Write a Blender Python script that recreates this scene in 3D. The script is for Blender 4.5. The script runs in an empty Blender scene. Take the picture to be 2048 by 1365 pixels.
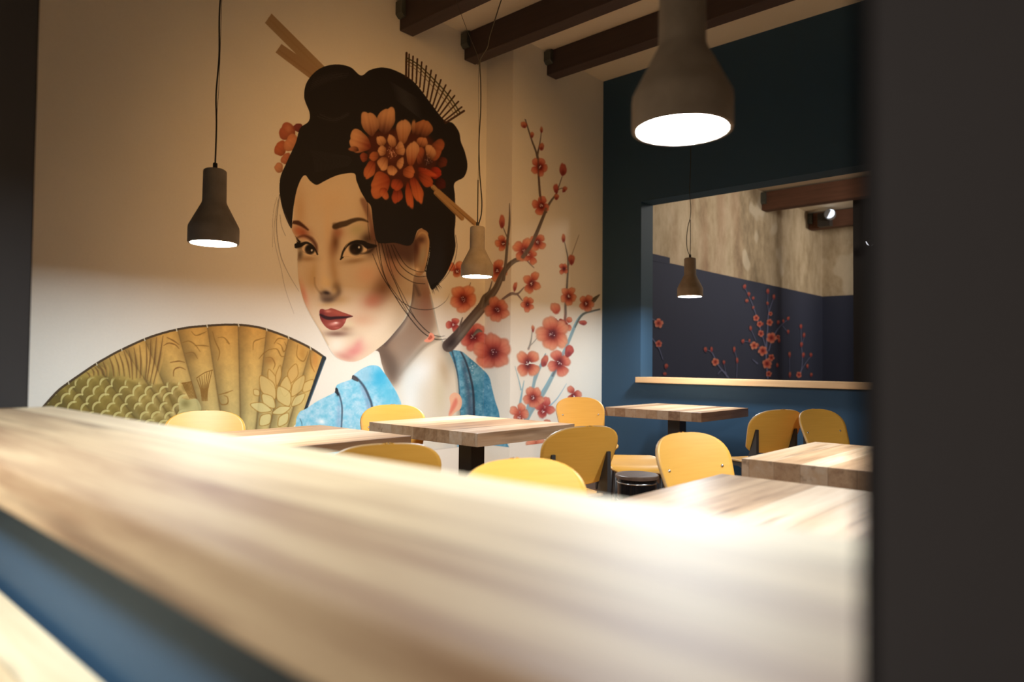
import bpy, bmesh, math, random
import numpy as np
from mathutils import Vector, Matrix
PI = math.pi
# ------------------------------------------------------------------ camera, world, exposure
# world axes: X runs along the mural wall (towards the blue wall), Y along the blue wall (towards the mural), Z up
F_PX, CX, CY = 1407.0, 1024.0, 682.5
CAM_H = 1.17
ROLL, PITCH, YAW = .0094, math.atan((722.6-682.5)/F_PX), math.atan(1266/F_PX)
f0 = Vector((math.cos(YAW), math.sin(YAW), 0)); r0 = Vector((math.sin(YAW), -math.cos(YAW), 0)); u0 = Vector((0, 0, 1))
FW = math.cos(PITCH)*f0+math.sin(PITCH)*u0; UP0 = -math.sin(PITCH)*f0+math.cos(PITCH)*u0
RT = r0*math.cos(ROLL)+UP0*math.sin(ROLL); UP = -r0*math.sin(ROLL)+UP0*math.cos(ROLL)
SC = bpy.context.scene
cd = bpy.data.cameras.new('camera'); cam = bpy.data.objects.new('camera', cd); SC.collection.objects.link(cam)
cam.matrix_world = Matrix(((RT.x, UP.x, -FW.x, 0), (RT.y, UP.y, -FW.y, 0), (RT.z, UP.z, -FW.z, CAM_H), (0, 0, 0, 1)))
cd.sensor_width = 36; cd.lens = F_PX/2048*36; cd.clip_start = .02; cd.clip_end = 60
cd.dof.use_dof = True; cd.dof.focus_distance = 4.6; cd.dof.aperture_fstop = 1.5
SC.camera = cam
SC.view_settings.view_transform = 'Standard'; SC.view_settings.look = 'None'; SC.view_settings.exposure = 0.0; SC.view_settings.gamma = 1.0
SC.view_settings.use_curve_mapping = False
W = bpy.data.worlds.new('world'); SC.world = W; W.use_nodes = True
W.node_tree.nodes['Background'].inputs[0].default_value = (1.0, .74, .52, 1); W.node_tree.nodes['Background'].inputs[1].default_value = .34
SC.cycles.use_denoising = True; SC.cycles.max_bounces = 10; SC.cycles.diffuse_bounces = 6; SC.cycles.sample_clamp_indirect = 6
LAMP = 325          # radiance of a pendant's diffuser
LAMP_COL = (.90, 1.0, 1.08)
MURAL_FILL = 320          # added unseen fill on the mural, watts
def proj(p):        # where a point of the place falls on the 2048 x 1365 plan (numpy arrays allowed)
    x, y, z = p[0], p[1], p[2]-CAM_H
    d = x*FW.x+y*FW.y+z*FW.z
    return CX+F_PX*(x*RT.x+y*RT.y+z*RT.z)/d, CY-F_PX*(x*UP.x+y*UP.y+z*UP.z)/d
def at_z(px, py, z):
    d = FW+RT*((px-CX)/F_PX)-UP*((py-CY)/F_PX); return d*((z-CAM_H)/d.z)
# ------------------------------------------------------------------ materials
def lin(c): return [((v/255)/12.92 if v/255 <= .04045 else (((v/255)+.055)/1.055)**2.4) for v in c]
class MT:
    def __init__(s, name):
        s.m = bpy.data.materials.new(name); s.m.use_nodes = True; s.t = s.m.node_tree; s.b = s.t.nodes['Principled BSDF']
    def n(s, typ, **kw):
        o = s.t.nodes.new(typ)
        for k, v in kw.items():
            if k in o.inputs: o.inputs[k].default_value = v
            else: setattr(o, k, v)
        return o
    def l(s, a, b): s.t.links.new(a, b)
    def noise(s, scale, detail=4, vec=None, rough=.55):
        o = s.n('ShaderNodeTexNoise'); o.inputs['Scale'].default_value = scale; o.inputs['Detail'].default_value = detail; o.inputs['Roughness'].default_value = rough
        if vec is not None: s.l(vec, o.inputs['Vector'])
        return o.outputs['Fac']
    def co(s, scale=(1, 1, 1), which='Object'):
        c = s.n('ShaderNodeTexCoord'); m = s.n('ShaderNodeMapping'); m.inputs['Scale'].default_value = scale; s.l(c.outputs[which], m.inputs[0]); return m.outputs[0]
    def ramp(s, fac, stops):
        r = s.n('ShaderNodeValToRGB'); e = r.color_ramp.elements
        while len(e) < len(stops): e.new(.5)
        for q, (p, c) in zip(e, stops): q.position = p; q.color = (*c, 1) if len(c) == 3 else c
        s.l(fac, r.inputs[0]); return r.outputs[0]
    def mix(s, fac, a, b, mode='MIX'):
        o = s.n('ShaderNodeMix', data_type='RGBA', blend_type=mode)
        for v, k in ((fac, 0), (a, 6), (b, 7)):
            if hasattr(v, 'is_linked'): s.l(v, o.inputs[k])
            elif k == 0: o.inputs[0].default_value = v
            else: o.inputs[k].default_value = (*v, 1)
        return o.outputs[2]
    def math(s, op, a, b=0.0):
        o = s.n('ShaderNodeMath', operation=op)
        for i, v in enumerate((a, b)):
            if hasattr(v, 'is_linked'): s.l(v, o.inputs[i])
            else: o.inputs[i].default_value = v
        return o.outputs[0]
    def base(s, v):
        if hasattr(v, 'is_linked'): s.l(v, s.b.inputs['Base Color'])
        else: s.b.inputs['Base Color'].default_value = (*v, 1)
    def rough(s, v): s.b.inputs['Roughness'].default_value = v
    def bump(s, h, strength=.2, dist=.01):
        o = s.n('ShaderNodeBump'); o.inputs['Strength'].default_value = strength; o.inputs['Distance'].default_value = dist; s.l(h, o.inputs['Height']); s.l(o.outputs[0], s.b.inputs['Normal'])
def plain(name, c, rough=.6, metal=0, spec=None, bump=None):
    m = MT(name); v = m.noise(9, 3, m.co())
    m.base(m.mix(v, [q*.88 for q in c], [min(q*1.1, 1) for q in c])); m.rough(rough); m.b.inputs['Metallic'].default_value = metal
    if spec is not None: m.b.inputs['Specular IOR Level'].default_value = spec
    if bump: m.bump(m.noise(bump[0], 6, m.co()), bump[1], .004)
    return m.m
def wall_mottle(m):
    return m.ramp(m.math('ADD', m.math('MULTIPLY', m.noise(2.2, 4, m.co()), .6), m.math('MULTIPLY', m.noise(60, 3, m.co()), .4)), [(.25, (.93, .93, .93)), (.75, (1, 1, 1))])
PLASTER = lin((234, 228, 214))
def painted(name, attr=None, col=None, rough=.75):
    m = MT(name)
    if attr:
        a = m.n('ShaderNodeAttribute', attribute_name=attr); c = a.outputs['Color']
    else: c = col
    m.base(m.mix(1.0, c, wall_mottle(m), 'MULTIPLY')); m.rough(rough); m.b.inputs['Specular IOR Level'].default_value = .25
    m.bump(m.noise(90, 3, m.co()), .08, .004); return m.m
M = {}
M['plaster'] = painted('plaster_paint', col=PLASTER)
M['mural'] = painted('mural_paint', attr='paint')
M['blue'] = painted('blue_paint', col=(.035, .080, .135), rough=.6)
M['black_paint'] = painted('black_paint', col=(.046, .042, .041), rough=.8)
M['night'] = painted('night_blue_paint', col=lin((54, 60, 80)))
M['ceiling'] = painted('ceiling_paint', col=lin((226, 214, 190)))
M['black'] = plain('black_steel', (.030, .026, .024), .5)
M['steel'] = plain('galvanised_steel', (.12, .13, .12), .5, .7)
M['bolt'] = plain('bolt_steel', (.6, .58, .55), .25, 1.0)
M['cord'] = plain('black_cord', (.02, .018, .016), .6)
M['beam'] = None
def wood(name, dark, mid, light, plank=.11, along='X', rough=.38, gscale=1.0, seed=0.0, streak=.5, contrast=.85, coat=0.0, end=0.0):
    """planks of one board: each plank its own tone, long grain and dark streaks"""
    m = MT(name); c = m.n('ShaderNodeTexCoord'); sp = m.n('ShaderNodeSeparateXYZ'); m.l(c.outputs['Object'], sp.inputs[0])
    u, v = (sp.outputs[0], sp.outputs[1]) if along == 'X' else (sp.outputs[1], sp.outputs[0])
    wob = m.math('MULTIPLY', m.noise(1.3, 2, m.co()), .012)
    pv = m.math('DIVIDE', m.math('ADD', m.math('ADD', v, wob), 7.3+seed), plank); fl = m.math('FLOOR', pv)
    wn = m.n('ShaderNodeTexWhiteNoise', noise_dimensions='1D'); m.l(m.math('ADD', fl, seed*13.7), wn.inputs['W']); tone = wn.outputs['Value']
    wn2 = m.n('ShaderNodeTexWhiteNoise', noise_dimensions='1D'); m.l(m.math('ADD', fl, seed*5.1+31.3), wn2.inputs['W'])
    cb = m.n('ShaderNodeCombineXYZ'); m.l(m.math('ADD', m.math('MULTIPLY', u, 1.1*gscale), m.math('MULTIPLY', tone, 9.0)), cb.inputs[0]); m.l(m.math('MULTIPLY', v, 16*gscale), cb.inputs[1]); m.l(m.math('MULTIPLY', sp.outputs[2], 16*gscale), cb.inputs[2])
    g = m.noise(1.6, 5, cb.outputs[0]); g2 = m.noise(7, 4, cb.outputs[0], .6)
    t = m.math('ADD', m.math('MULTIPLY', tone, .55*contrast), m.math('MULTIPLY', g, .6)); t = m.math('ADD', t, m.math('MULTIPLY', g2, .18))
    col = m.ramp(t, [(.3, light), (.62, mid), (.95, dark)])
    st = m.ramp(m.noise(.9, 3, cb.outputs[0]), [(.60, (0, 0, 0)), (.72, (1, 1, 1))])
    col = m.mix(m.math('MULTIPLY', st, streak), col, [q*.42 for q in dark])
    fr = m.math('FRACT', pv); seam = m.ramp(fr, [(0, (.55, .55, .55)), (.02, (1, 1, 1)), (.98, (1, 1, 1)), (1, (.55, .55, .55))])
    col = m.mix(1.0, col, seam, 'MULTIPLY')
    if end:      # shade painted into the side faces, strongest on the end grain
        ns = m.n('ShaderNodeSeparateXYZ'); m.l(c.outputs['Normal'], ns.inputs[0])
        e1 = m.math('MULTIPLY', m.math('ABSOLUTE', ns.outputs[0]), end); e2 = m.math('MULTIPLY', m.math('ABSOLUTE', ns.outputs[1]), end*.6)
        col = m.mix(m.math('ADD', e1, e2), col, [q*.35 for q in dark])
    m.base(col); m.rough(rough); m.bump(g2, .06, .002); m.b.inputs['Coat Weight'].default_value = coat; m.b.inputs['Coat Roughness'].default_value = .35
    return m.m
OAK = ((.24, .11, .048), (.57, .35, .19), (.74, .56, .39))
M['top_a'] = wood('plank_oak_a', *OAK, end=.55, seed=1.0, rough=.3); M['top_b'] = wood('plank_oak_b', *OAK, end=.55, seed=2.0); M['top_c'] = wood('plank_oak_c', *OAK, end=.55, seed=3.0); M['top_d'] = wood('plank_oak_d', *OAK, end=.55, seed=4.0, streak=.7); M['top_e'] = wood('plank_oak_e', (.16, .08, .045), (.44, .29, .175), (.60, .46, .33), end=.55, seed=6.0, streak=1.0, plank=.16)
M['sill'] = wood('sill_oak', (.22, .10, .045), (.66, .49, .28), (.84, .70, .46), plank=.155, along='Y', seed=5.0, streak=.8, rough=.6, contrast=.8)
M['sill_far'] = wood('ledge_oak', (.45, .22, .09), (.66, .38, .17), (.76, .48, .24), plank=.2, along='Y', seed=8.0, streak=.15, contrast=.3)
M['beam'] = wood('beam_wood', (.036, .026, .024), (.05, .033, .03), (.066, .042, .036), plank=.6, along='Y', seed=3.0, streak=.1, rough=.7)
M['beam_far'] = wood('old_beam_wood', (.07, .03, .015), (.13, .055, .03), (.2, .09, .045), plank=.6, along='Y', seed=5.0, streak=.1, rough=.75)
M['floor'] = wood('floor_boards', (.16, .065, .02), (.28, .12, .036), (.34, .16, .05), plank=.16, along='X', seed=2.0, streak=.1, rough=.5)
M['stool'] = wood('stool_wood', (.08, .05, .035), (.16, .10, .07), (.24, .16, .11), plank=.3, along='X', seed=4.0, streak=.1)
def ply(name, a, b):
    m = MT(name); c = m.co((3, 3, 60)); m.base(m.mix(m.noise(1.5, 4, c), a, b)); m.rough(.42); m.b.inputs['Specular IOR Level'].default_value = .45; return m.m
M['ply'] = ply('yellow_stained_plywood', (.70, .335, .045), (.81, .41, .07)); M['ply_edge'] = ply('plywood_edge', (.42, .22, .07), (.66, .4, .17))
def concrete():
    m = MT('lamp_concrete'); v = m.noise(14, 6, m.co()); m.base(m.ramp(v, [(.3, (.25, .205, .155)), (.7, (.33, .275, .21))])); m.rough(.85); m.bump(m.noise(70, 4, m.co()), .25, .003); return m.m
M['concrete'] = concrete()
def emit(name, c, s):
    m = MT(name); m.base((.9, .9, .9)); m.b.inputs['Emission Color'].default_value = (*c, 1); m.b.inputs['Emission Strength'].default_value = s; return m.m
M['glow_dim'] = emit('lamp_diffuser_light_dim', LAMP_COL, LAMP*.8)
M['glow'] = emit('lamp_diffuser_light', LAMP_COL, LAMP)
def old_plaster():
    m = MT('stained_old_plaster'); cc = m.co((1, 1, .35)); big = m.noise(.9, 6, cc, .65); fine = m.noise(5, 6, m.co((1, 1, .5)), .7)
    c = m.ramp(m.math('ADD', m.math('MULTIPLY', big, .6), m.math('MULTIPLY', fine, .4)), [(.34, (.16, .12, .075)), (.47, (.40, .32, .21)), (.60, (.56, .47, .34))])
    red = m.ramp(m.noise(.55, 3, m.co((1.2, 1, .18))), [(.56, (0, 0, 0)), (.70, (1, 1, 1))])
    c = m.mix(m.math('MULTIPLY', red, .55), c, (.30, .12, .075)); pale = m.ramp(m.noise(1.1, 2, m.co()), [(.63, (0, 0, 0)), (.67, (1, 1, 1))]); c = m.mix(m.math('MULTIPLY', pale, .5), c, (.66, .60, .48))
    m.base(c); m.rough(.9); m.bump(fine, .3, .02); return m.m
M['old_plaster'] = old_plaster()
# ------------------------------------------------------------------ mesh helpers
COL = SC.collection
def link(name, me, mat, parent=None, smooth=False):
    o = bpy.data.objects.new(name, me); COL.objects.link(o)
    for q in (mat if isinstance(mat, (list, tuple)) else [mat]):
        me.materials.append(q)
    if parent: o.parent = parent
    if smooth: me.polygons.foreach_set('use_smooth', [True]*len(me.polygons))
    return o
class MB:
    def __init__(s): s.v, s.f = [], []
    def add(s, vs, fs):
        k = len(s.v); s.v += [tuple(v) for v in vs]; s.f += [tuple(i+k for i in f) for f in fs]; return s
    def box(s, a, b):
        (x0, y0, z0), (x1, y1, z1) = a, b
        return s.add([(x0, y0, z0), (x1, y0, z0), (x1, y1, z0), (x0, y1, z0), (x0, y0, z1), (x1, y0, z1), (x1, y1, z1), (x0, y1, z1)], [(0, 3, 2, 1), (4, 5, 6, 7), (0, 1, 5, 4), (1, 2, 6, 5), (2, 3, 7, 6), (3, 0, 4, 7)])
    def prism(s, pts, axis, a, b):
        """2-D outline extruded along axis: 'x' uses (y,z) points"""
        n = len(pts); mk = {'x': lambda p, t: (t, p[0], p[1]), 'y': lambda p, t: (p[0], t, p[1]), 'z': lambda p, t: (p[0], p[1], t)}[axis]
        vs = [mk(p, a) for p in pts]+[mk(p, b) for p in pts]
        return s.add(vs, [tuple(range(n))[::-1], tuple(range(n, 2*n))]+[(i, (i+1) % n, n+(i+1) % n, n+i) for i in range(n)])
    def lathe(s, prof, n=48, c=(0, 0), closed=False):
        vs = [(c[0]+r*math.cos(2*PI*i/n), c[1]+r*math.sin(2*PI*i/n), z) for r, z in prof for i in range(n)]; fs = []
        for j in range(len(prof)-1):
            for i in range(n): fs.append((j*n+i, j*n+(i+1) % n, (j+1)*n+(i+1) % n, (j+1)*n+i))
        return s.add(vs, fs)
    def tube(s, pts, r, n=8):
        P = [Vector(p) for p in pts]; rs = r if isinstance(r, (list, tuple)) else [r]*len(P); vs = []; up = Vector((1, 0, 0))
        for i, p in enumerate(P):
            d = (P[min(i+1, len(P)-1)]-P[max(i-1, 0)]).normalized(); a = d.cross(up if abs(d.dot(up)) < .9 else Vector((0, 1, 0))).normalized(); b = d.cross(a)
            vs += [p+(a*math.cos(2*PI*k/n)+b*math.sin(2*PI*k/n))*rs[i] for k in range(n)]
        fs = [(i*n+k, i*n+(k+1) % n, (i+1)*n+(k+1) % n, (i+1)*n+k) for i in range(len(P)-1) for k in range(n)]
        fs += [tuple(range(n))[::-1], tuple((len(P)-1)*n+k for k in range(n))]; return s.add(vs, fs)
    def build(s, name, mat, parent=None, smooth=False, bevel=0, seg=2):
        me = bpy.data.meshes.new(name); me.from_pydata(s.v, [], s.f); me.update()
        bm = bmesh.new(); bm.from_mesh(me); bmesh.ops.recalc_face_normals(bm, faces=bm.faces)
        if bevel: bmesh.ops.bevel(bm, geom=[e for e in bm.edges], offset=bevel, segments=seg, affect='EDGES', profile=.6)
        bm.to_mesh(me); bm.free()
        o = link(name, me, mat, parent, smooth)
        if smooth == 'auto': me.set_sharp_from_angle(angle=math.radians(35))
        return o
def thing(name, label, cat, loc=(0, 0, 0), rz=0, group=None):
    o = bpy.data.objects.new(name, None); COL.objects.link(o); o.location = loc; o.rotation_euler.z = rz; o.empty_display_size = .1
    o['label'] = label; o['category'] = cat
    if group: o['group'] = group
    return o
def struct(o, label=None):
    o['kind'] = 'structure'
    if label: o['label'] = label
    return o
def copy_tree(o, parent=None):
    c = o.copy(); COL.objects.link(c); c.parent = parent
    for ch in [q for q in COL.objects if q.parent == o]: copy_tree(ch, c)
    return c
# ------------------------------------------------------------------ painter
# A small brush kit: polygons, strokes, petals and soft blobs laid on a plan of the wall.
BG = (234, 228, 214)
class Canvas:
    def __init__(s, x0, y0, x1, y1, sc, bg):
        s.x0, s.y0, s.sc = x0, y0, sc
        s.W, s.H = int((x1-x0)*sc), int((y1-y0)*sc)
        s.c = np.empty((s.H, s.W, 3), np.float32); s.c[:] = bg
        s.id = np.zeros((s.H, s.W), np.int16)
        s.names = {}
    def new(s, name, parent=None):
        k = len(s.names)+1; s.names[k] = (name, parent); return k
    def win(s, x0, y0, x1, y1):
        a = max(0, int(math.floor((x0-s.x0)*s.sc))); b = max(0, int(math.floor((y0-s.y0)*s.sc)))
        c = min(s.W, int(math.ceil((x1-s.x0)*s.sc))+1); d = min(s.H, int(math.ceil((y1-s.y0)*s.sc))+1)
        if c <= a or d <= b: return None
        X = (np.arange(a, c)+.5)/s.sc+s.x0; Y = (np.arange(b, d)+.5)/s.sc+s.y0
        return (slice(b, d), slice(a, c)), X[None, :], Y[:, None]
    def put(s, w, m, col, idv=0, clip=None):
        if w is None: return
        if clip is not None: m = m*clip[w]
        mm = m[..., None]
        s.c[w] = s.c[w]*(1-mm)+np.array(col, np.float32)*mm if not callable(col) else s.c[w]*(1-mm)+col(w)*mm
        if idv:
            i = s.id[w]; i[(m > .45) | ((i == 0) & (m > .03))] = idv
    def poly(s, pts, smooth=True, pad=0, n=8):
        P = spline(pts, n, True) if smooth else np.array(pts, float)
        w = s.win(P[:, 0].min()-pad-2, P[:, 1].min()-pad-2, P[:, 0].max()+pad+2, P[:, 1].max()+pad+2)
        if w is None: return None, None
        sl, X, Y = w; K = 3
        h, ww = Y.shape[0]*K, X.shape[1]*K
        ox, oy = X[0, 0]-.5/s.sc, Y[0, 0]-.5/s.sc
        acc = np.zeros((h, ww+1), np.int32); Q = np.roll(P, -1, 0)
        for (ax, ay), (bx, by) in zip(P, Q):
            if ay == by: continue
            if ay > by: ax, ay, bx, by = bx, by, ax, ay
            r0 = max(0, int(math.ceil((ay-oy)*s.sc*K-.5))); r1 = min(h-1, int(math.ceil((by-oy)*s.sc*K-.5))-1)
            if r1 < r0: continue
            r = np.arange(r0, r1+1); yy = (r+.5)/(s.sc*K)+oy
            xx = ax+(bx-ax)*(yy-ay)/(by-ay)
            ci = np.clip(np.ceil((xx-ox)*s.sc*K-.5), 0, ww).astype(int)
            np.add.at(acc, (r, ci), 1)
        m = (np.cumsum(acc, 1)[:, :ww] % 2).astype(np.float32)
        return sl, m.reshape(h//K, K, ww//K, K).mean((1, 3))
    def fill(s, pts, col, idv=0, a=1, blur=0, clip=None, smooth=True):
        w, m = s.poly(pts, smooth, blur*3)
        if w is None: return
        if blur: m = gblur(m, blur*s.sc)
        s.put(w, m*a, col, idv, clip)
    def full(s, pts, smooth=True, blur=0):
        f = np.zeros((s.H, s.W), np.float32); w, m = s.poly(pts, smooth, blur*3)
        if w is not None: f[w] = gblur(m, blur*s.sc) if blur else m
        return f
    def line(s, pts, wd, col, idv=0, a=1, soft=.5, clip=None, smooth=True, fade=0):
        P = spline(pts, 6, False) if smooth and len(pts) > 2 else np.array(pts, float)
        n = len(P)
        if np.isscalar(wd): wd = [wd, wd]
        wv = np.interp(np.linspace(0, 1, n), np.linspace(0, 1, len(wd)), wd)/2
        mx = wv.max()+soft+2
        w = s.win(P[:, 0].min()-mx, P[:, 1].min()-mx, P[:, 0].max()+mx, P[:, 1].max()+mx)
        if w is None: return
        sl, X, Y = w; m = np.zeros((Y.shape[0], X.shape[1]), np.float32)
        for i in range(n-1):
            (ax, ay), (bx, by) = P[i], P[i+1]; dx, dy = bx-ax, by-ay; L = dx*dx+dy*dy+1e-9
            q = s.win(min(ax, bx)-mx, min(ay, by)-mx, max(ax, bx)+mx, max(ay, by)+mx)
            if q is None: continue
            (ry, rx), xx, yy = q
            t = np.clip(((xx-ax)*dx+(yy-ay)*dy)/L, 0, 1)
            d = np.hypot(xx-ax-t*dx, yy-ay-t*dy); ww = wv[i]+(wv[i+1]-wv[i])*t
            v = np.clip((ww-d)/soft+.5, 0, 1)*np.clip(ww*2*s.sc, 0, 1)
            if fade: v = v*(1-fade*((i+t)/n))
            sub = m[ry.start-sl[0].start:ry.stop-sl[0].start, rx.start-sl[1].start:rx.stop-sl[1].start]
            np.maximum(sub, v, out=sub)
        s.put(sl, m*a, col, idv, clip)
    def blob(s, cx, cy, rx, ry, col, a=.5, rot=0, clip=None, hard=2.0):
        R = max(rx, ry)*2.2
        w = s.win(cx-R, cy-R, cx+R, cy+R)
        if w is None: return
        sl, X, Y = w; r = math.radians(rot); dx, dy = X-cx, Y-cy
        u = (dx*math.cos(r)+dy*math.sin(r))/rx; v = (-dx*math.sin(r)+dy*math.cos(r))/ry
        s.put(sl, (a*np.exp(-((u*u+v*v)**(hard/2)))).astype(np.float32), col, 0, clip)
    def petal(s, cx, cy, rx, ry, rot, col, tip=None, base=None, idv=0, edge=1.2, a=1, bdir=90, wob=.05):
        """an egg of paint: `base` tint towards the angle bdir, lighter `tip` away from it"""
        R = max(rx, ry)+edge+3
        w = s.win(cx-R, cy-R, cx+R, cy+R)
        if w is None: return
        sl, X, Y = w; r = math.radians(rot); dx, dy = X-cx, Y-cy
        u = (dx*math.cos(r)+dy*math.sin(r))/rx; v = (-dx*math.sin(r)+dy*math.cos(r))/ry
        b = math.radians(bdir); al = (dx*math.cos(b)+dy*math.sin(b))/math.hypot(rx*math.cos(b-r), ry*math.sin(b-r)); ac = (-dx*math.sin(b)+dy*math.cos(b))/math.hypot(rx*math.sin(b-r), ry*math.cos(b-r))
        ph = np.arctan2(v, u); sd = cx*1.7+cy*.9
        q = np.sqrt(u*u+v*v)*(1+wob*np.sin(3*ph+sd)+wob*.6*np.sin(5*ph+sd*2)+wob*1.3*np.sin(2*ph+sd*3))
        q = q*(1+.22*np.clip(al, -.2, 1)*np.abs(ac))+wob*2.2*np.exp(-(ac/.16)**2)*np.clip(-al-.3, 0, 1)
        m = np.clip((1-q)*min(rx, ry)/edge+.5, 0, 1)
        t = np.clip(.5+.5*(dx*math.cos(b)+dy*math.sin(b))/max(rx, ry)+.10*np.exp(-(ac/.12)**2)+.03*np.sin(ac*14), 0, 1)[..., None]
        C = np.array(col, np.float32)*np.ones(t.shape, np.float32)
        if base is not None: C = C*(1-t**1.4)+np.array(base, np.float32)*t**1.4
        if tip is not None: k = (1-t)**2*.8; C = C*(1-k)+np.array(tip, np.float32)*k
        C = C*(1-.14*np.clip(q, 0, 1)[..., None]**3)
        mm = (m*a)[..., None]; s.c[sl] = s.c[sl]*(1-mm)+C*mm
        if idv:
            i = s.id[sl]; i[(m > .45) | ((i == 0) & (m > .03))] = idv
def spline(pts, n=8, closed=True):
    P = np.array(pts, float); N = len(P); out = []
    for i in range(N if closed else N-1):
        if closed: a, b, c, d = P[i-1], P[i], P[(i+1) % N], P[(i+2) % N]
        else: a, b, c, d = P[max(i-1, 0)], P[i], P[i+1], P[min(i+2, N-1)]
        for k in range(n):
            t = k/n
            out.append(.5*(2*b+(c-a)*t+(2*a-5*b+4*c-d)*t*t+(3*b-a-3*c+d)*t**3))
    if not closed: out.append(P[-1])
    return np.array(out)
def gblur(m, sg):
    r = int(sg*3)+1; k = np.exp(-.5*(np.arange(-r, r+1)/max(sg, .01))**2); k /= k.sum()
    def ax0(a):
        p = np.pad(a, ((r, r), (0, 0))); o = np.zeros_like(a)
        for i, kv in enumerate(k): o += kv*p[i:i+a.shape[0]]
        return o
    return ax0(ax0(m.astype(np.float32)).T).T
def vnoise(X, Y, f, seed=0):
    rs = np.random.RandomState(seed); T = rs.rand(64, 64)
    x, y = X*f, Y*f; xi, yi = np.floor(x).astype(int), np.floor(y).astype(int); fx, fy = x-xi, y-yi
    fx = fx*fx*(3-2*fx); fy = fy*fy*(3-2*fy)
    g = lambda a, b: T[a % 64, b % 64]
    return (g(xi, yi)*(1-fx)+g(xi+1, yi)*fx)*(1-fy)+(g(xi, yi+1)*(1-fx)+g(xi+1, yi+1)*fx)*fy

def blossom(C, cx, cy, r, rot=0, n=5, sq=1.0, ang=0, red=0, idn=None, ctr=(0, 0), dark=1, name='blossom'):
    k = C.new(name)
    col = np.array((232, 150, 112))*(1-red)+np.array((205, 84, 78))*red
    tip = np.array((240, 176, 140))*(1-red)+np.array((226, 128, 112))*red
    base = np.array((196, 84, 62))*(1-red)+np.array((150, 40, 48))*red
    ca, sa = math.cos(math.radians(ang)), math.sin(math.radians(ang))
    rg = random.Random(int(cx*7+cy))
    for i in range(n):
        t = math.radians(rot+360*i/n+rg.uniform(-7, 7)); L = r*rg.uniform(.5, .6)
        u, v = math.cos(t)*L, math.sin(t)*L*sq
        px, py = cx+u*ca-v*sa, cy+u*sa+v*ca
        d = math.degrees(math.atan2(cy-py, cx-px))
        C.petal(px, py, r*.52*rg.uniform(.92, 1.1), r*.47, d+180, col, tip, base, k, edge=max(1.2, r*.1), a=.93, bdir=d)
    x, y = cx+ctr[0], cy+ctr[1]
    C.blob(x, y, r*.55, r*.55*sq, base, .75, ang)
    C.blob(x, y, r*.33, r*.33*sq, (70, 20, 32), .92*dark, ang)
    for i in range(n*2):
        t = rg.uniform(0, 6.28); L = r*rg.uniform(.25, .5)
        C.line([(x, y), (x+math.cos(t)*L, y+math.sin(t)*L*sq)], [max(.5, r*.05), .3], (96, 30, 40), a=.6*dark)
    if r > 13:
        for i in range(9):
            t = rg.uniform(0, 6.28); L = r*rg.uniform(.03, .2)
            C.blob(x+math.cos(t)*L, y+math.sin(t)*L, .8, .8, (250, 235, 230), .9)
    return k
def bud(C, cx, cy, rx, ry, rot=0, red=0):
    k = C.new('bud')
    col = np.array((222, 138, 96))*(1-red)+np.array((196, 70, 66))*red
    C.petal(cx, cy, ry, rx, rot+90, col, None, (150, 52, 54), k, edge=1.6, a=.9, bdir=rot+90)
    C.blob(cx, cy+ry*.4, rx*.5, ry*.4, (110, 34, 44), .5)

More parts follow.
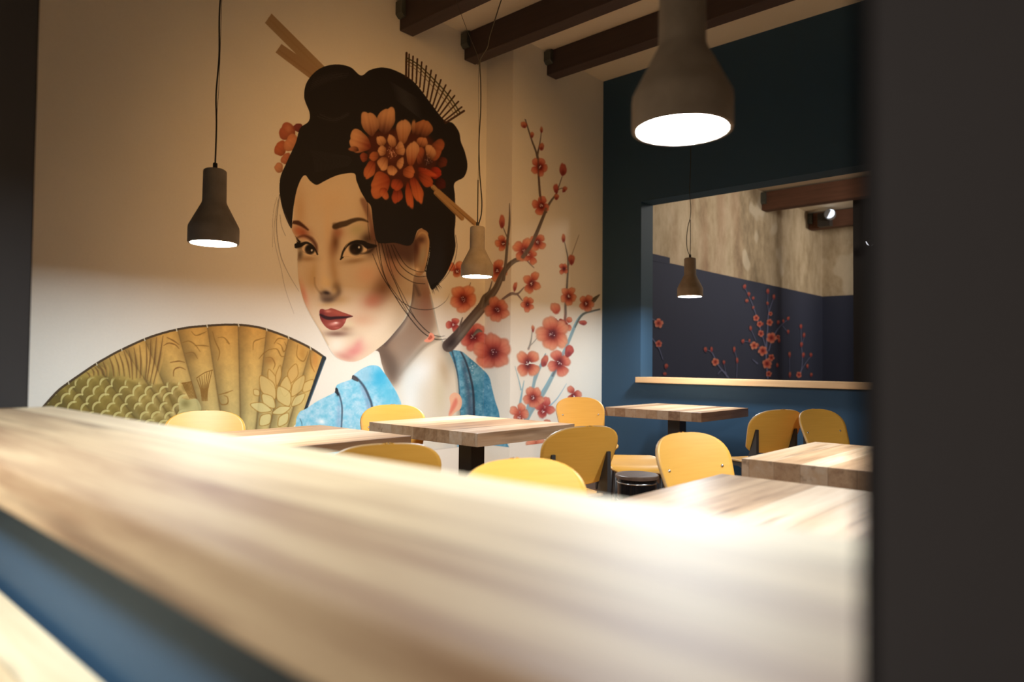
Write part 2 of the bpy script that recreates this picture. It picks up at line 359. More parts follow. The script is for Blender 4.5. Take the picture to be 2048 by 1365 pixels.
def paint_mural():
    C = Canvas(40, 0, 1225, 1010, 1.5, BG)
    Xf, Yf = np.meshgrid((np.arange(C.W)+.5)/C.sc+C.x0, (np.arange(C.H)+.5)/C.sc+C.y0)
    tex = vnoise(Xf, Yf, .12, 1)*.5+vnoise(Xf, Yf, .3, 2)*.3+vnoise(Xf, Yf, .7, 3)*.2
    # ---- hair sticks behind the bun
    st = C.new('hair_stick')
    C.fill([(530, 46), (543, 27), (652, 136), (634, 150)], (168, 140, 104), st, smooth=False)
    C.line([(536, 36), (642, 141)], 3, (160, 128, 90), a=.5, soft=3)
    st = C.new('hair_stick')
    C.fill([(551, 105), (563, 88), (638, 140), (621, 158)], (166, 136, 102), st, smooth=False)
    C.line([(558, 101), (630, 154)], 3, (150, 118, 84), a=.5, soft=3)
    # ---- flower behind the head, left
    fl = C.new('hair_flower')
    for (x, y, rx, ry, rot, col) in [(597, 256, 10, 9, 0, (120, 50, 48)), (575, 264, 18, 16, -30, (176, 92, 66)), (561, 298, 12, 15, 20, (190, 100, 66)),
                                     (583, 287, 14, 18, 40, (214, 140, 100)), (572, 318, 9, 12, 10, (186, 110, 80)), (558, 336, 9, 10, 0, (204, 140, 104))]:
        C.petal(x, y, rx, ry, rot, col, np.array(col)*1.12, np.array(col)*.8, fl, 1.5, .95, 40)
    C.blob(577, 258, 6, 8, (214, 150, 110), .5)
    # ---- fan
    fan = C.new('folding_fan')
    arc = [(80, 822), (113, 785), (137, 766), (160, 750), (191, 729), (215, 715), (239, 702), (289, 679), (321, 668), (352, 660), (380, 655), (414, 652), (445, 650), (476, 650), (505, 653), (532, 659), (576, 675), (620, 696), (650, 716)]
    outline = arc+[(608, 821), (606, 838), (588, 852), (578, 900), (560, 1000), (80, 1000)]
    fm = C.full(outline, smooth=False)
    ribs = [(113, 785, 240, 950), (137, 766, 250, 915), (191, 729, 300, 880), (247, 697, 360, 865), (289, 679, 375, 880), (355, 661, 420, 900), (414, 652, 452, 900), (476, 650, 482, 900), (533, 659, 507, 900), (577, 675, 530, 900), (621, 697, 562, 900), (650, 716, 580, 900)]
    ang = np.full(Xf.shape, 0.0, np.float32)
    fr = np.zeros(Xf.shape, np.float32); idx = np.zeros(Xf.shape, np.int16)
    xr = [a+(c-a)*(Yf-b)/(d-b) for a, b, c, d in ribs]
    for i in range(len(ribs)-1):
        t = (Xf-xr[i])/np.maximum(xr[i+1]-xr[i], 1); sel = (t >= 0) & (t < 1); fr[sel] = t[sel]; idx[sel] = i
    down = np.clip((Yf-655)/190, 0, 1)
    gold = np.array((204, 152, 72), np.float32); low = np.array((196, 178, 116), np.float32); olive = np.array((150, 130, 62), np.float32)
    lf = np.clip((360-Xf)/160, 0, 1)*np.clip((Yf-700)/60, 0, 1)
    F = gold*(1-down[..., None])+low*down[..., None]
    F = F*(1-lf[..., None])+olive*lf[..., None]
    sh = .70+.34*np.clip(fr*1.9, 0, 1)**.8-.12*np.clip((fr-.75)*4, 0, 1); sh = sh*(.94+.12*tex)
    F = F*sh[..., None]
    C.put((slice(0, C.H), slice(0, C.W)), fm, lambda w: F[w], fan)
    def A(a, b): return (60+a/6.203, 640+b/6.203)
    def B(a, b): return (360+a/5.6875, 630+b/5.6875)
    dk, lt = (112, 84, 34), (212, 200, 130)
    for i, (a, b, c, d) in enumerate(ribs[1:-1]):
        C.line([(a, b), (c, d)], [1, 3.5], (96, 70, 34), a=.45, soft=3, clip=fm)
    # long fin strokes on the left pleats
    for i, (x, y, x2, y2) in enumerate([(905, 520, 940, 700), (985, 470, 1040, 700), (1050, 440, 1110, 690), (1105, 420, 1170, 700), (1165, 390, 1240, 720), (1225, 380, 1270, 740), (1290, 350, 1320, 720), (1360, 320, 1365, 720), (1440, 290, 1430, 740), (1500, 240, 1450, 760), (1570, 220, 1490, 780), (1650, 200, 1530, 800), (760, 600, 790, 690), (800, 580, 850, 690), (700, 650, 740, 710), (850, 560, 910, 690)]):
        C.line([A(x, y), A((x+x2)/2+14, (y+y2)/2), A(x2, y2)], [1.2, 3.2, 1.5], (112, 76, 38), a=.75, soft=1.5, clip=fm)
        C.line([A(x+38, y+25), A((x+x2)/2+48, (y+y2)/2), A(x2+30, y2)], [1, 4, 2], (214, 168, 88), a=.45, soft=2, clip=fm)
    # overlapping scales
    reg = C.full([A(180, 1060), A(500, 780), A(760, 720), A(1100, 740), A(1500, 800), A(1800, 780), A(1985, 850), (400, 900), (80, 900)], blur=2)*fm
    rg = random.Random(4)
    for j, y in enumerate(range(752, 900, 17)):
        for x in range(96+(j % 2)*13, 372, 26):
            r = 12+rg.uniform(-1.5, 2.5); tilt = rg.uniform(.0, .5)
            x_, y_ = x+rg.uniform(-2, 2), y+rg.uniform(-2, 2)
            C.blob(x_+3, y_+4, r*.8, r*.8, (118, 98, 40), .6, clip=reg, hard=4)
            pts = [(x_+r*math.cos(t), y_+r*math.sin(t)*1.05) for t in np.linspace(2.7+tilt, 4.6+tilt, 7)]
            C.line(pts, [2.5, 5, 3], lt, a=.8, soft=1.2, clip=reg)
            C.line([(p[0]-2.6, p[1]-2.6) for p in pts], 1.1, (104, 76, 36), a=.5, clip=reg)
    # scrolls
    for pts in [[(1660, 320), (1720, 290), (1800, 310), (1850, 360)], [(1700, 220), (1780, 260), (1850, 310)], [(1740, 530), (1800, 520), (1860, 515), (1920, 530)], [(1780, 700), (1790, 620), (1860, 590), (1930, 620)]]:
        C.line([A(*p) for p in pts], [1.2, 3, 1], (124, 82, 34), a=.8, soft=1.2, clip=fm)
    for pts in [[(130, 190), (180, 235), (260, 210), (300, 190)], [(20, 320), (100, 300), (170, 340), (230, 420)], [(170, 350), (260, 350), (330, 360)],
                [(370, 190), (400, 300), (450, 420), (430, 520)], [(430, 260), (500, 260), (560, 330), (530, 310)], [(60, 440), (150, 430), (200, 500)], [(440, 910), (520, 890), (600, 860)],
                [(440, 960), (470, 1020), (540, 1010), (540, 940), (500, 920)], [(830, 400), (840, 310), (900, 280), (970, 260)], [(900, 500), (950, 440), (1010, 400)], [(1000, 400), (1100, 390), (1150, 470), (1200, 470)],
                [(1070, 330), (1120, 270), (1200, 280)], [(1100, 320), (1150, 350), (1180, 420), (1210, 370), (1190, 310)], [(970, 490), (1040, 490), (1080, 560), (1060, 620)],
                [(1340, 340), (1330, 470), (1400, 530), (1440, 470), (1450, 420)], [(1480, 440), (1490, 560), (1530, 650)]]:
        C.line([B(*p) for p in pts], [1, 2.6, 1], (136, 96, 36), a=.75, soft=1.3, clip=fm)
    C.blob(*B(120, 460), 16, 10, (130, 98, 50), .6, clip=fm); C.blob(*B(1020, 520), 12, 8, (158, 112, 52), .6, clip=fm); C.blob(*B(1390, 440), 8, 14, (176, 124, 50), .6, clip=fm)
    C.blob(*B(1540, 520), 8, 22, (196, 120, 50), .5, clip=fm)
    # tassels
    for (x0, y0, x1, y1, n) in [(10, 780, 190, 940, 7), (180, 720, 370, 640, 7)]:
        for q in range(n):
            f = q/(n-1); tx = x0+(x1-x0)*f if n else 0
            if y0 > 700 and x0 < 100: C.line([B(30+100*f, 780-10*f), B(70+90*f, 870), B(110+80*f, 950)], [2.2, 1.4], (128, 88, 30), a=.85, clip=fm)
            else: C.line([B(190+175*f, 730-100*f), B(235+80*f, 850), B(250+60*f, 980)], [1.2, 2.4, 1.2], (128, 90, 34), a=.85, clip=fm)
    C.line([B(20, 780), B(80, 770), B(130, 760)], 2, (128, 88, 30), a=.8, clip=fm); C.line([B(190, 720), B(280, 660), B(370, 630)], 2, (128, 90, 34), a=.8, clip=fm)
    C.fill([B(0, 960), B(90, 970), B(190, 960), B(240, 1080), B(120, 1110), B(0, 1120)], (198, 190, 130), a=.75, clip=fm)
    C.blob(*B(60, 1010), 9, 8, (130, 120, 66), .7, clip=fm)
    # lotus
    base = (1230, 1010)
    for (tx, ty, bx, by, wd) in [(1010, 620, 1090, 840, 42), (1140, 575, 1100, 810, 30), (1320, 560, 1250, 780, 55), (1215, 700, 1190, 930, 60), (1415, 690, 1270, 930, 58), (1515, 740, 1400, 880, 50), (915, 695, 1080, 960, 78),
                                 (1120, 815, 1240, 1040, 78), (935, 905, 1080, 1060, 60), (1420, 900, 1270, 1040, 44), (840, 850, 900, 920, 34), (800, 1020, 1040, 1090, 52), (1255, 1055, 1050, 1120, 42), (1030, 1130, 910, 1260, 60), (1230, 1120, 1120, 1270, 50)]:
        mx_, my_ = (tx+bx)/2, (ty+by)/2; dx, dy = bx-tx, by-ty; L = math.hypot(dx, dy); nx, ny = -dy/L*wd, dx/L*wd
        q = [(tx, ty), (tx+dx*.3+nx*.85, ty+dy*.3+ny*.85), (mx_+dx*.1+nx, my_+dy*.1+ny), (bx, by), (mx_+dx*.1-nx, my_+dy*.1-ny), (tx+dx*.3-nx*.85, ty+dy*.3-ny*.85)]
        f = min(1, max(0, (my_-600)/450)); cc = np.array((204, 160, 88))*(1-f)+np.array((218, 206, 142))*f
        C.fill([B(*p) for p in q], cc, a=.8, clip=fm)
        Q = spline([B(*p) for p in q], 6); C.line(list(map(tuple, Q))+[tuple(Q[0])], 1.5, (150, 106, 34), a=.7, soft=1.2, smooth=False, clip=fm)
    # rim and guard
    seg = spline(arc, 6, False)
    C.line(list(map(tuple, seg)), 4.5, (70, 54, 34), fan, a=.95, smooth=False)
    for (x, y) in [(137, 766), (193, 728), (243, 699), (289, 679), (353, 660), (414, 652), (477, 650), (533, 659), (577, 675), (621, 697)]:
        C.line([(x-1, y-4), (x+1, y+3)], 2, (224, 214, 180), a=.9)
    gd = C.new('fan_guard')
    C.line([(648, 717), (611, 820)], [9, 6], (38, 46, 52), gd, smooth=False); C.line([(650, 722), (616, 812)], 1.6, (92, 124, 140), a=.8, smooth=False)
    # ---- skin: neck, shoulder and back
    bod = C.new('neck_and_back', None)
    neck = [(745, 690), (758, 705), (764, 730), (776, 762), (790, 778), (801, 806), (806, 860), (806, 1005), (921, 1005), (921, 850), (920, 790), (914, 745), (903, 712), (890, 690), (880, 670), (873, 640), (866, 605), (858, 575), (850, 540), (822, 540), (800, 600)]
    C.fill(neck, (226, 214, 192), bod)
    nm = C.full(neck)
    C.fill([(745, 690), (762, 728), (778, 765), (790, 775), (812, 742), (838, 700), (862, 672), (872, 650), (868, 610), (856, 560), (820, 545), (822, 610), (800, 660)], (150, 122, 100), blur=7, a=.92, clip=nm)
    C.fill([(748, 695), (764, 730), (782, 768), (800, 745), (790, 715), (775, 690), (800, 655), (822, 612), (826, 570), (815, 580), (805, 640)], (92, 74, 62), blur=7, a=.8, clip=nm)
    C.blob(852, 600, 14, 40, (150, 100, 82), .6, clip=nm)
    C.line([(838, 590), (828, 570), (822, 600), (806, 645), (770, 688)], [6, 8], (70, 56, 54), a=.55, soft=7, clip=nm)
    C.line([(876, 676), (850, 692), (828, 715), (800, 748)], [8, 5], (122, 104, 84), a=.6, soft=8, clip=nm)
    C.blob(842, 745, 22, 34, (250, 250, 244), .8, 35, clip=nm)
    C.blob(820, 800, 24, 60, (246, 248, 242), .8, clip=nm)
    C.blob(888, 742, 12, 30, (178, 152, 118), .6, -10, clip=nm); C.blob(880, 790, 12, 40, (206, 194, 160), .6, clip=nm); C.blob(900, 720, 10, 26, (148, 148, 132), .5, -15, clip=nm)
    C.line([(905, 712), (914, 745), (919, 790), (918, 850), (914, 1000)], [6, 9], (140, 140, 128), a=.6, soft=8, clip=nm)
    C.line([(862, 590), (874, 640), (884, 676), (900, 700)], [4, 6], (186, 206, 200), a=.7, soft=4, clip=nm)
    C.blob(840, 930, 60, 50, (206, 220, 222), .6, clip=nm); C.blob(900, 960, 14, 70, (170, 186, 200), .7, clip=nm)
    C.line([(918, 880), (917, 1000)], 7, (120, 178, 214), a=.8, soft=2, clip=nm)
    # ---- kimono
    kim = C.new('kimono')
    K1 = [(593, 837), (600, 824), (612, 818), (636, 802), (668, 786), (671, 778), (676, 769), (702, 759), (706, 751), (724, 738), (742, 731), (757, 733), (766, 743), (778, 760), (789, 778), (798, 796), (803, 812), (806, 860), (806, 1005), (560, 1005), (575, 900), (590, 856)]
    K2 = [(895, 698), (904, 700), (924, 704), (939, 716), (962, 736), (978, 754), (984, 777), (991, 804), (998, 826), (1003, 860), (1022, 905), (1035, 950), (1030, 1005), (921, 1005), (921, 900), (920, 830), (918, 790), (914, 750), (906, 722)]
    for Kp, c1, c2 in ((K1, (120, 196, 222), (176, 216, 234)), (K2, (62, 134, 164), (120, 176, 200))):
        km = C.full(Kp)
        t = np.clip((tex-.25)*2, 0, 1)[..., None]; F2 = np.array(c1, np.float32)*(1-t)+np.array(c2, np.float32)*t
        C.put((slice(0, C.H), slice(0, C.W)), km, lambda w: F2[w], kim)
        rg = random.Random(9)
        for i in range(260):
            x, y = rg.uniform(590, 1000), rg.uniform(700, 900)
            pts = [(x, y)]
            for q in range(3): pts.append((pts[-1][0]+rg.uniform(-5, 5), pts[-1][1]+rg.uniform(-5, 5)))
            C.line(pts, rg.uniform(.6, 1.8), (206, 232, 240), a=rg.uniform(.15, .5), soft=1, clip=km)
    k1, k2 = C.full(K1), C.full(K2)
    C.blob(758, 755, 22, 22, (44, 168, 214), .85, 30, clip=k1); C.blob(776, 790, 16, 34, (84, 190, 222), .7, -25, clip=k1); C.blob(732, 752, 14, 16, (150, 196, 218), .8, clip=k1)
    C.line([(705, 752), (714, 757), (728, 774), (738, 795), (744, 815), (748, 870)], [3, 5, 4], (52, 60, 76), a=.85, soft=2.5, clip=k1)
    C.line([(722, 772), (734, 800), (740, 830)], [3, 9], (120, 140, 176), a=.6, soft=7, clip=k1)
    C.line([(672, 777), (679, 792), (684, 815), (683, 850), (680, 900)], [3, 3], (52, 66, 84), a=.85, soft=2, clip=k1)
    C.line([(678, 800), (677, 850)], [3, 10], (130, 160, 196), a=.5, soft=7, clip=k1)
    C.fill([(669, 784), (671, 776), (676, 779), (676, 790)], (30, 34, 42), a=.9); C.blob(676, 790, 3, 3, (24, 26, 34), .9)
    C.fill([(703, 758), (706, 751), (715, 757), (716, 764)], (70, 62, 64), a=.9)
    C.blob(644, 844, 7, 6, (244, 250, 252), .9); C.line([(600, 838), (604, 850), (602, 870)], 1.5, (60, 80, 100), a=.7)
    C.line([(904, 702), (911, 730), (916, 760), (918, 800), (920, 850)], [3, 4], (44, 58, 70), a=.75, soft=2.5, clip=k2)
    C.line([(922, 704), (932, 725), (941, 755), (947, 792), (948, 860)], [3, 5], (44, 48, 62), a=.85, soft=2.5, clip=k2)
    C.line([(926, 725), (934, 765), (939, 800), (940, 850)], [4, 14], (66, 72, 96), a=.6, soft=9, clip=k2)
    for (x, y) in [(943, 727), (945, 733), (940, 736), (944, 742)]: C.blob(x, y, 1.4, 1.4, (230, 244, 250), .8)
    C.line([(1024, 900), (1012, 920), (1004, 940)], [3, 6], (24, 40, 54), a=.9, soft=1.5, clip=k2); C.blob(985, 925, 14, 26, (130, 160, 200), .6, clip=k2)
    # ---- branch (behind blossoms), then blossoms
    br = C.new('cherry_branch')
    def limb(pts, wd, col=(104, 92, 84), a=1, hl=True):
        C.line(pts, wd, col, br, a=a, soft=1.5)
        if hl and max(np.atleast_1d(wd)) > 5:
            w2 = [q*.3 for q in np.atleast_1d(wd)]; C.line([(x+w*.12, y+w*.16) for (x, y), w in zip(pts, np.interp(np.linspace(0, 1, len(pts)), np.linspace(0, 1, len(np.atleast_1d(wd))), np.atleast_1d(wd)))], w2, (150, 150, 140), a=.45, soft=3)
    blue = (140, 178, 190)
    blossom(C, 912, 537, 17, -60, 3, ang=20, ctr=(2, 6)); blossom(C, 994, 541, 19, 10, 4, sq=1.15); blossom(C, 1004, 487, 14, 90, 4, sq=1.2, ctr=(3, 0))
    blossom(C, 946, 674, 27, 20, 5, red=.6); blossom(C, 907, 650, 15, 60, 3, red=.7, dark=.5)
    limb([(897, 692), (918, 670), (941, 642), (964, 615), (978, 596), (992, 577), (1003, 553), (1014, 535), (1029, 522), (1049, 514), (1061, 493), (1073, 467), (1084, 440), (1094, 416), (1103, 401), (1112, 389), (1117, 375), (1124, 354)], [25, 22, 20, 20, 16, 13, 12, 10, 9, 9, 8, 7, 6, 5, 4, 3, 2, 1.4])
    C.blob(902, 686, 17, 11, (46, 36, 34), .9, -45); C.line([(893, 688), (912, 664), (935, 636), (960, 606)], [6, 4], (70, 58, 54), a=.6, soft=4)
    limb([(1092, 424), (1086, 415), (1080, 391), (1077, 347), (1074, 311), (1064, 282), (1056, 257), (1049, 234), (1042, 213)], [5, 5, 4, 4, 4, 3, 2.6, 2, 1.4])
    limb([(1074, 311), (1080, 285), (1083, 259)], [3, 1.2]); limb([(1116, 380), (1122, 377), (1128, 377)], [1.6, 1.4])
    limb([(1007, 560), (1012, 520), (1015, 482), (1019, 445), (1019, 407)], [6, 5.5, 5, 4, 1]); limb([(1014, 474), (1009, 462), (1005, 452)], [2, 1.2])
    limb([(1005, 599), (1022, 588), (1035, 588), (1048, 575)], [4, 6, 4, 1.5], (128, 110, 110)); limb([(1034, 588), (1045, 602)], [4, 1.5], (128, 110, 110))
    limb([(962, 612), (968, 594), (978, 583), (984, 563)], [12, 5, 1.5]); limb([(925, 636), (921, 648), (918, 662)], [2, 4]); limb([(946, 672), (956, 662), (964, 664)], [3, 8, 2])
    limb([(1047, 512), (1058, 526), (1068, 536)], [3, 1.2], (128, 110, 110)); limb([(941, 566), (938, 575)], [1, 2])
    limb([(1048, 862), (1053, 832), (1067, 771), (1072, 752), (1082, 730), (1091, 708)], [8, 8, 6, 8, 5, 2], blue); limb([(1048, 850), (1062, 822), (1084, 790), (1105, 752), (1133, 693), (1152, 648), (1166, 629), (1185, 623), (1199, 619)], [10, 10, 10, 8, 6, 6, 5, 3, 3], blue)
    C.line([(1105, 752), (1112, 738)], 4, (84, 92, 96), a=.7, soft=3); C.line([(1150, 655), (1166, 629), (1199, 619)], [2, 3.5, 3], (96, 92, 80), a=.8, soft=1.5)
    limb([(1128, 657), (1131, 630), (1131, 611), (1134, 572), (1136, 523), (1132, 498), (1128, 480)], [5, 4.5, 4.5, 4, 3, 2, 1], (120, 116, 112)); limb([(1138, 530), (1144, 509), (1158, 470)], [2, 1.4, .8], (150, 134, 116))
    limb([(1039, 840), (1040, 811), (1044, 785), (1048, 762)], [4, 5, 3, 1], blue); limb([(1042, 780), (1038, 762), (1030, 733)], [3, 1.6, .7], blue); limb([(1085, 836), (1095, 817), (1114, 798), (1133, 768)], [3, 3, 2, .7], (150, 180, 196))
    limb([(1057, 698), (1060, 690), (1063, 676), (1065, 655)], [4, 3, 1], (150, 148, 140)); limb([(1060, 692), (1068, 684), (1076, 674)], [2, 1], (150, 148, 140)); limb([(1180, 611), (1188, 600), (1199, 590)], [3, 9, 2], (96, 84, 66))
    limb([(1182, 560), (1180, 590)], [.1, .1])
    for (x, y, r, rot, n, sq, ang, red, ctr, dark) in [
        (926, 597, 27, -60, 5, 1.05, 0, 0, (0, 2), 1), (994, 620, 24, 30, 5, 1.0, 0, .1, (0, 0), 1), (985, 705, 36, -20, 5, 1.0, 0, .25, (2, 1), 1), (1048, 499, 22, 100, 4, 1.1, 20, 0, (1, 4), 1), (1062, 515, 15, 60, 3, 1, 0, .2, (-5, -6), .6),
        (1076, 485, 16, 30, 4, 1.2, 0, .1, (-1, 0), 1), (1081, 412, 17, 200, 4, 1.2, 0, .3, (2, 0), 1), (1078, 334, 16, 10, 5, 1.2, 0, .35, (2, 0), 1), (1063, 566, 18, -80, 4, 1.4, 20, 0, (0, 2), 1), (1055, 609, 13, 30, 5, 1.25, 0, .1, (0, 0), .9),
        (1127, 538, 10, 40, 4, 1.2, 0, .2, (1, 0), 1), (1137, 593, 16, 20, 5, 1.2, 0, 0, (0, 1), 1), (1173, 607, 15, 80, 5, 1.25, 0, 0, (-1, 1), 1), (1118, 634, 22, 240, 2, 1.6, 0, .1, (0, 10), .5), (1135, 648, 12, 300, 3, 1.4, 0, .1, (-3, 2), .6),
        (1106, 668, 31, -40, 5, 1.1, 0, 0, (-1, 1), 1), (1119, 728, 23, 250, 4, 1.3, 0, .35, (0, -2), .9), (1056, 728, 24, 45, 4, 1.5, 0, 0, (0, 0), .9), (1089, 815, 19, 200, 4, 1.2, 0, .7, (-3, 8), .4), (1067, 795, 20, 20, 5, 1.1, 0, .2, (-1, 1), .8),
        (1039, 826, 18, 200, 4, 1, 0, .15, (0, 9), .5), (1147, 788, 15, 240, 3, 1.2, 0, .35, (0, 5), .8), (1072, 897, 22, 230, 4, 1, 0, .1, (0, 8), .4), (1092, 858, 18, 20, 4, 1, 0, .3, (0, 0), .5)]:
        blossom(C, x, y, r, rot, n, sq, ang, red, None, ctr, dark)
    for (x, y, rx, ry, rot, red) in [(1042, 217, 4, 13, -15, .2), (1048, 250, 6, 7, -20, 0), (1064, 270, 4, 6, 0, 0), (1083, 260, 3, 6, 0, 0), (1083, 294, 5, 8, 0, .1), (1126, 340, 7, 13, 5, .6), (1112, 378, 5, 10, 0, .6), (1113, 394, 5, 6, 0, .1), (1129, 379, 4, 7, 30, .2),
                                     (1004, 444, 6, 13, 0, .3), (1030, 574, 4, 9, 10, .2), (1127, 477, 4, 8, 0, 0), (1143, 520, 6, 11, 0, .3), (1138, 703, 9, 12, 20, .8), (1089, 723, 7, 12, 15, .4), (1166, 646, 8, 5, 0, .5), (1066, 658, 3, 7, 0, 0)]:
        bud(C, x, y, rx, ry, rot, red)
    C.line([(1077, 300), (1077, 345), (1082, 400)], 3, (96, 70, 62), a=.6, soft=2); C.line([(1073, 467), (1084, 440), (1092, 418)], 5, (104, 92, 84), a=.7, soft=2); C.line([(1046, 514), (1061, 493), (1073, 467)], [8, 6], (110, 98, 90), a=.9, soft=2)
    ad = C.full([(940, 640), (960, 640), (990, 590), (975, 580)])
    # ---- face
    face = C.new('face')
    FP = [(586, 440), (583, 458), (592, 478), (595, 505), (595, 530), (598, 565), (607, 600), (620, 628), (639, 660), (653, 686), (668, 710), (683, 720), (701, 724), (719, 721), (737, 711), (754, 699), (772, 684), (789, 665), (806, 644), (815, 629), (822, 607), (825, 583), (828, 552), (842, 530), (838, 470), (800, 420), (745, 340), (640, 335), (600, 350), (590, 395)]
    C.fill(FP, (222, 202, 172), face, smooth=True); fc = C.full(FP)
    C.fill([(800, 500), (780, 560), (790, 620), (770, 660), (800, 650), (822, 607), (828, 550), (830, 500)], (186, 160, 128), a=.7, blur=10, clip=fc)
    C.blob(690, 640, 70, 60, (238, 214, 186), .5, clip=fc); C.blob(672, 690, 22, 20, (246, 238, 222), .8, -30, clip=fc); C.blob(760, 655, 40, 20, (232, 214, 188), .8, -40, clip=fc)
    C.blob(707, 704, 24, 12, (214, 132, 126), .8, -20, clip=fc); C.blob(716, 690, 9, 14, (216, 140, 134), .6, 30, clip=fc); C.blob(690, 714, 20, 7, (196, 130, 118), .6, 15, clip=fc)
    C.blob(766, 575, 22, 34, (104, 66, 44), .75, 25, clip=fc); C.blob(745, 602, 22, 16, (190, 104, 78), .6, -20, clip=fc); C.blob(725, 640, 26, 14, (214, 160, 128), .5, clip=fc); C.blob(782, 530, 22, 30, (150, 100, 76), .7, clip=fc); C.blob(735, 550, 24, 22, (226, 168, 134), .5, clip=fc)
    C.blob(607, 590, 8, 26, (214, 124, 96), .7, -15, clip=fc); C.blob(622, 560, 14, 40, (204, 168, 124), .5, -10, clip=fc)
    C.line([(597, 560), (607, 600), (620, 629), (640, 662), (655, 690)], [3, 4], (190, 160, 116), a=.5, soft=4, clip=fc)
    C.line([(740, 712), (772, 686), (806, 646), (824, 600)], [3, 4], (206, 208, 190), a=.8, soft=3, clip=fc)
    # forehead and sockets
    C.blob(735, 420, 16, 40, (176, 138, 100), .5, clip=fc); C.blob(600, 420, 12, 40, (196, 150, 104), .5, clip=fc); C.blob(660, 400, 40, 30, (230, 200, 160), .5, clip=fc)
    C.blob(604, 465, 17, 11, (150, 66, 44), .75, 25, clip=fc); C.blob(596, 462, 8, 8, (206, 120, 84), .5, clip=fc)
    C.blob(670, 486, 9, 22, (92, 56, 36), .8, 5, clip=fc); C.blob(676, 465, 12, 12, (160, 92, 66), .6, clip=fc); C.blob(664, 500, 10, 24, (160, 112, 80), .5, clip=fc)
    C.blob(715, 460, 18, 12, (186, 176, 132), .7, -10, clip=fc); C.blob(736, 478, 16, 13, (52, 36, 28), .85, -20, clip=fc); C.blob(748, 470, 12, 30, (110, 70, 52), .7, clip=fc)
    C.blob(742, 500, 14, 14, (70, 46, 36), .7, clip=fc); C.blob(710, 522, 26, 6, (160, 128, 96), .8, -8, clip=fc); C.blob(615, 518, 18, 6, (160, 124, 90), .7, clip=fc); C.blob(600, 510, 6, 12, (70, 52, 40), .7, 10, clip=fc)
    C.blob(655, 460, 8, 40, (232, 196, 150), .4, clip=fc); C.blob(648, 540, 8, 40, (240, 214, 178), .5, 5, clip=fc)
    # nose
    C.blob(668, 545, 9, 34, (180, 140, 96), .6, -8, clip=fc); C.blob(627, 548, 7, 28, (196, 160, 110), .5, 5, clip=fc)
    C.blob(655, 568, 13, 10, (232, 204, 156), .8, clip=fc); C.blob(674, 578, 9, 14, (112, 86, 60), .75, -10, clip=fc); C.blob(678, 600, 22, 10, (186, 146, 92), .55, clip=fc)
    C.line([(629, 556), (630, 570), (636, 581), (643, 588)], [2, 3, 4], (150, 120, 86), a=.55, soft=4, clip=fc)
    C.fill([(639, 588), (647, 580), (655, 582), (662, 589), (671, 588), (678, 578), (680, 588), (671, 598), (657, 607), (645, 603)], (84, 64, 52), a=.62, blur=3.2, clip=fc)
    C.blob(653, 586, 8, 3.5, (40, 28, 28), .85, 12, clip=fc); C.blob(656, 600, 14, 6, (70, 52, 44), .5, 0, clip=fc); C.blob(668, 582, 6, 6, (204, 172, 124), .75, clip=fc); C.blob(643, 578, 6, 5, (206, 176, 128), .6, clip=fc)
    C.blob(650, 563, 7, 12, (240, 216, 172), .6, clip=fc)
    C.blob(655, 610, 18, 5, (206, 166, 110), .5, clip=fc)
    # lips
    C.blob(674, 668, 24, 6, (110, 72, 60), .75, clip=fc); C.blob(690, 658, 14, 6, (150, 112, 88), .6, clip=fc); C.blob(700, 648, 9, 7, (226, 210, 172), .6, clip=fc)
    lp = C.new('lips', 'face')
    C.fill([(639, 622), (644, 618), (650, 620), (656, 619), (664, 617), (683, 624), (706, 633), (694, 637), (690, 646), (682, 656), (667, 661), (655, 657), (646, 648), (640, 636)], (150, 68, 58), lp)
    lm = C.full([(639, 622), (644, 618), (656, 619), (664, 617), (683, 624), (706, 633), (694, 637), (690, 646), (682, 656), (667, 661), (655, 657), (646, 648), (640, 636)])
    C.blob(675, 626, 18, 5, (186, 92, 70), .6, 15, clip=lm); C.blob(644, 632, 6, 10, (100, 26, 36), .7, clip=lm)
    C.line([(641, 630), (650, 635), (660, 637), (672, 636), (690, 635), (705, 633)], [4, 7, 6, 5, 1], (44, 18, 24), a=.95, soft=2.5)
    C.blob(668, 648, 10, 3.6, (240, 168, 156), .85, -8, clip=lm); C.blob(672, 646, 4, 1.8, (255, 226, 220), .95); C.blob(673, 656, 6, 2, (210, 120, 110), .5, clip=lm); C.blob(656, 623, 6, 2.6, (226, 150, 130), .8, clip=lm); C.blob(690, 642, 4, 3, (206, 120, 108), .6, clip=lm)
    # eyes
    def eye(out, ir, r, hl, name='eye'):
        k = C.new(name, 'face'); C.fill(out, (226, 200, 166), k); em = C.full(out)
        C.line(list(out)+[out[0]], 1.5, (150, 110, 84), a=.5, clip=em)
        C.blob(ir[0], ir[1], r, r, (24, 18, 18), 1, clip=em, hard=8); C.blob(ir[0]-r*.3, ir[1]+r*.4, r*.4, r*.3, (80, 56, 42), .5, clip=em)
        C.blob(hl[0], hl[1], 2, 2.4, (240, 236, 226), .95, hard=4)
        return k
    E1 = [(683, 516), (688, 500), (698, 489), (712, 484), (725, 487), (734, 499), (727, 509), (709, 515), (692, 513)]
    k = eye(E1, (712, 497), 14, (718, 495))
    C.line([(682, 518), (687, 502), (697, 489), (712, 483), (726, 486), (736, 492), (752, 492)], [3, 4, 5, 6, 9, 12, 4], (26, 20, 20), k, a=.95, soft=1.8)
    C.line([(690, 496), (698, 485), (710, 480), (722, 480)], [1, 2.5, 1], (206, 176, 130), a=.7, soft=1.2)
    C.line([(684, 519), (696, 514), (712, 516), (728, 510)], [1, 2, 1.2], (214, 188, 150), a=.9); C.line([(686, 515), (681, 519)], 3, (20, 16, 16), a=.8)
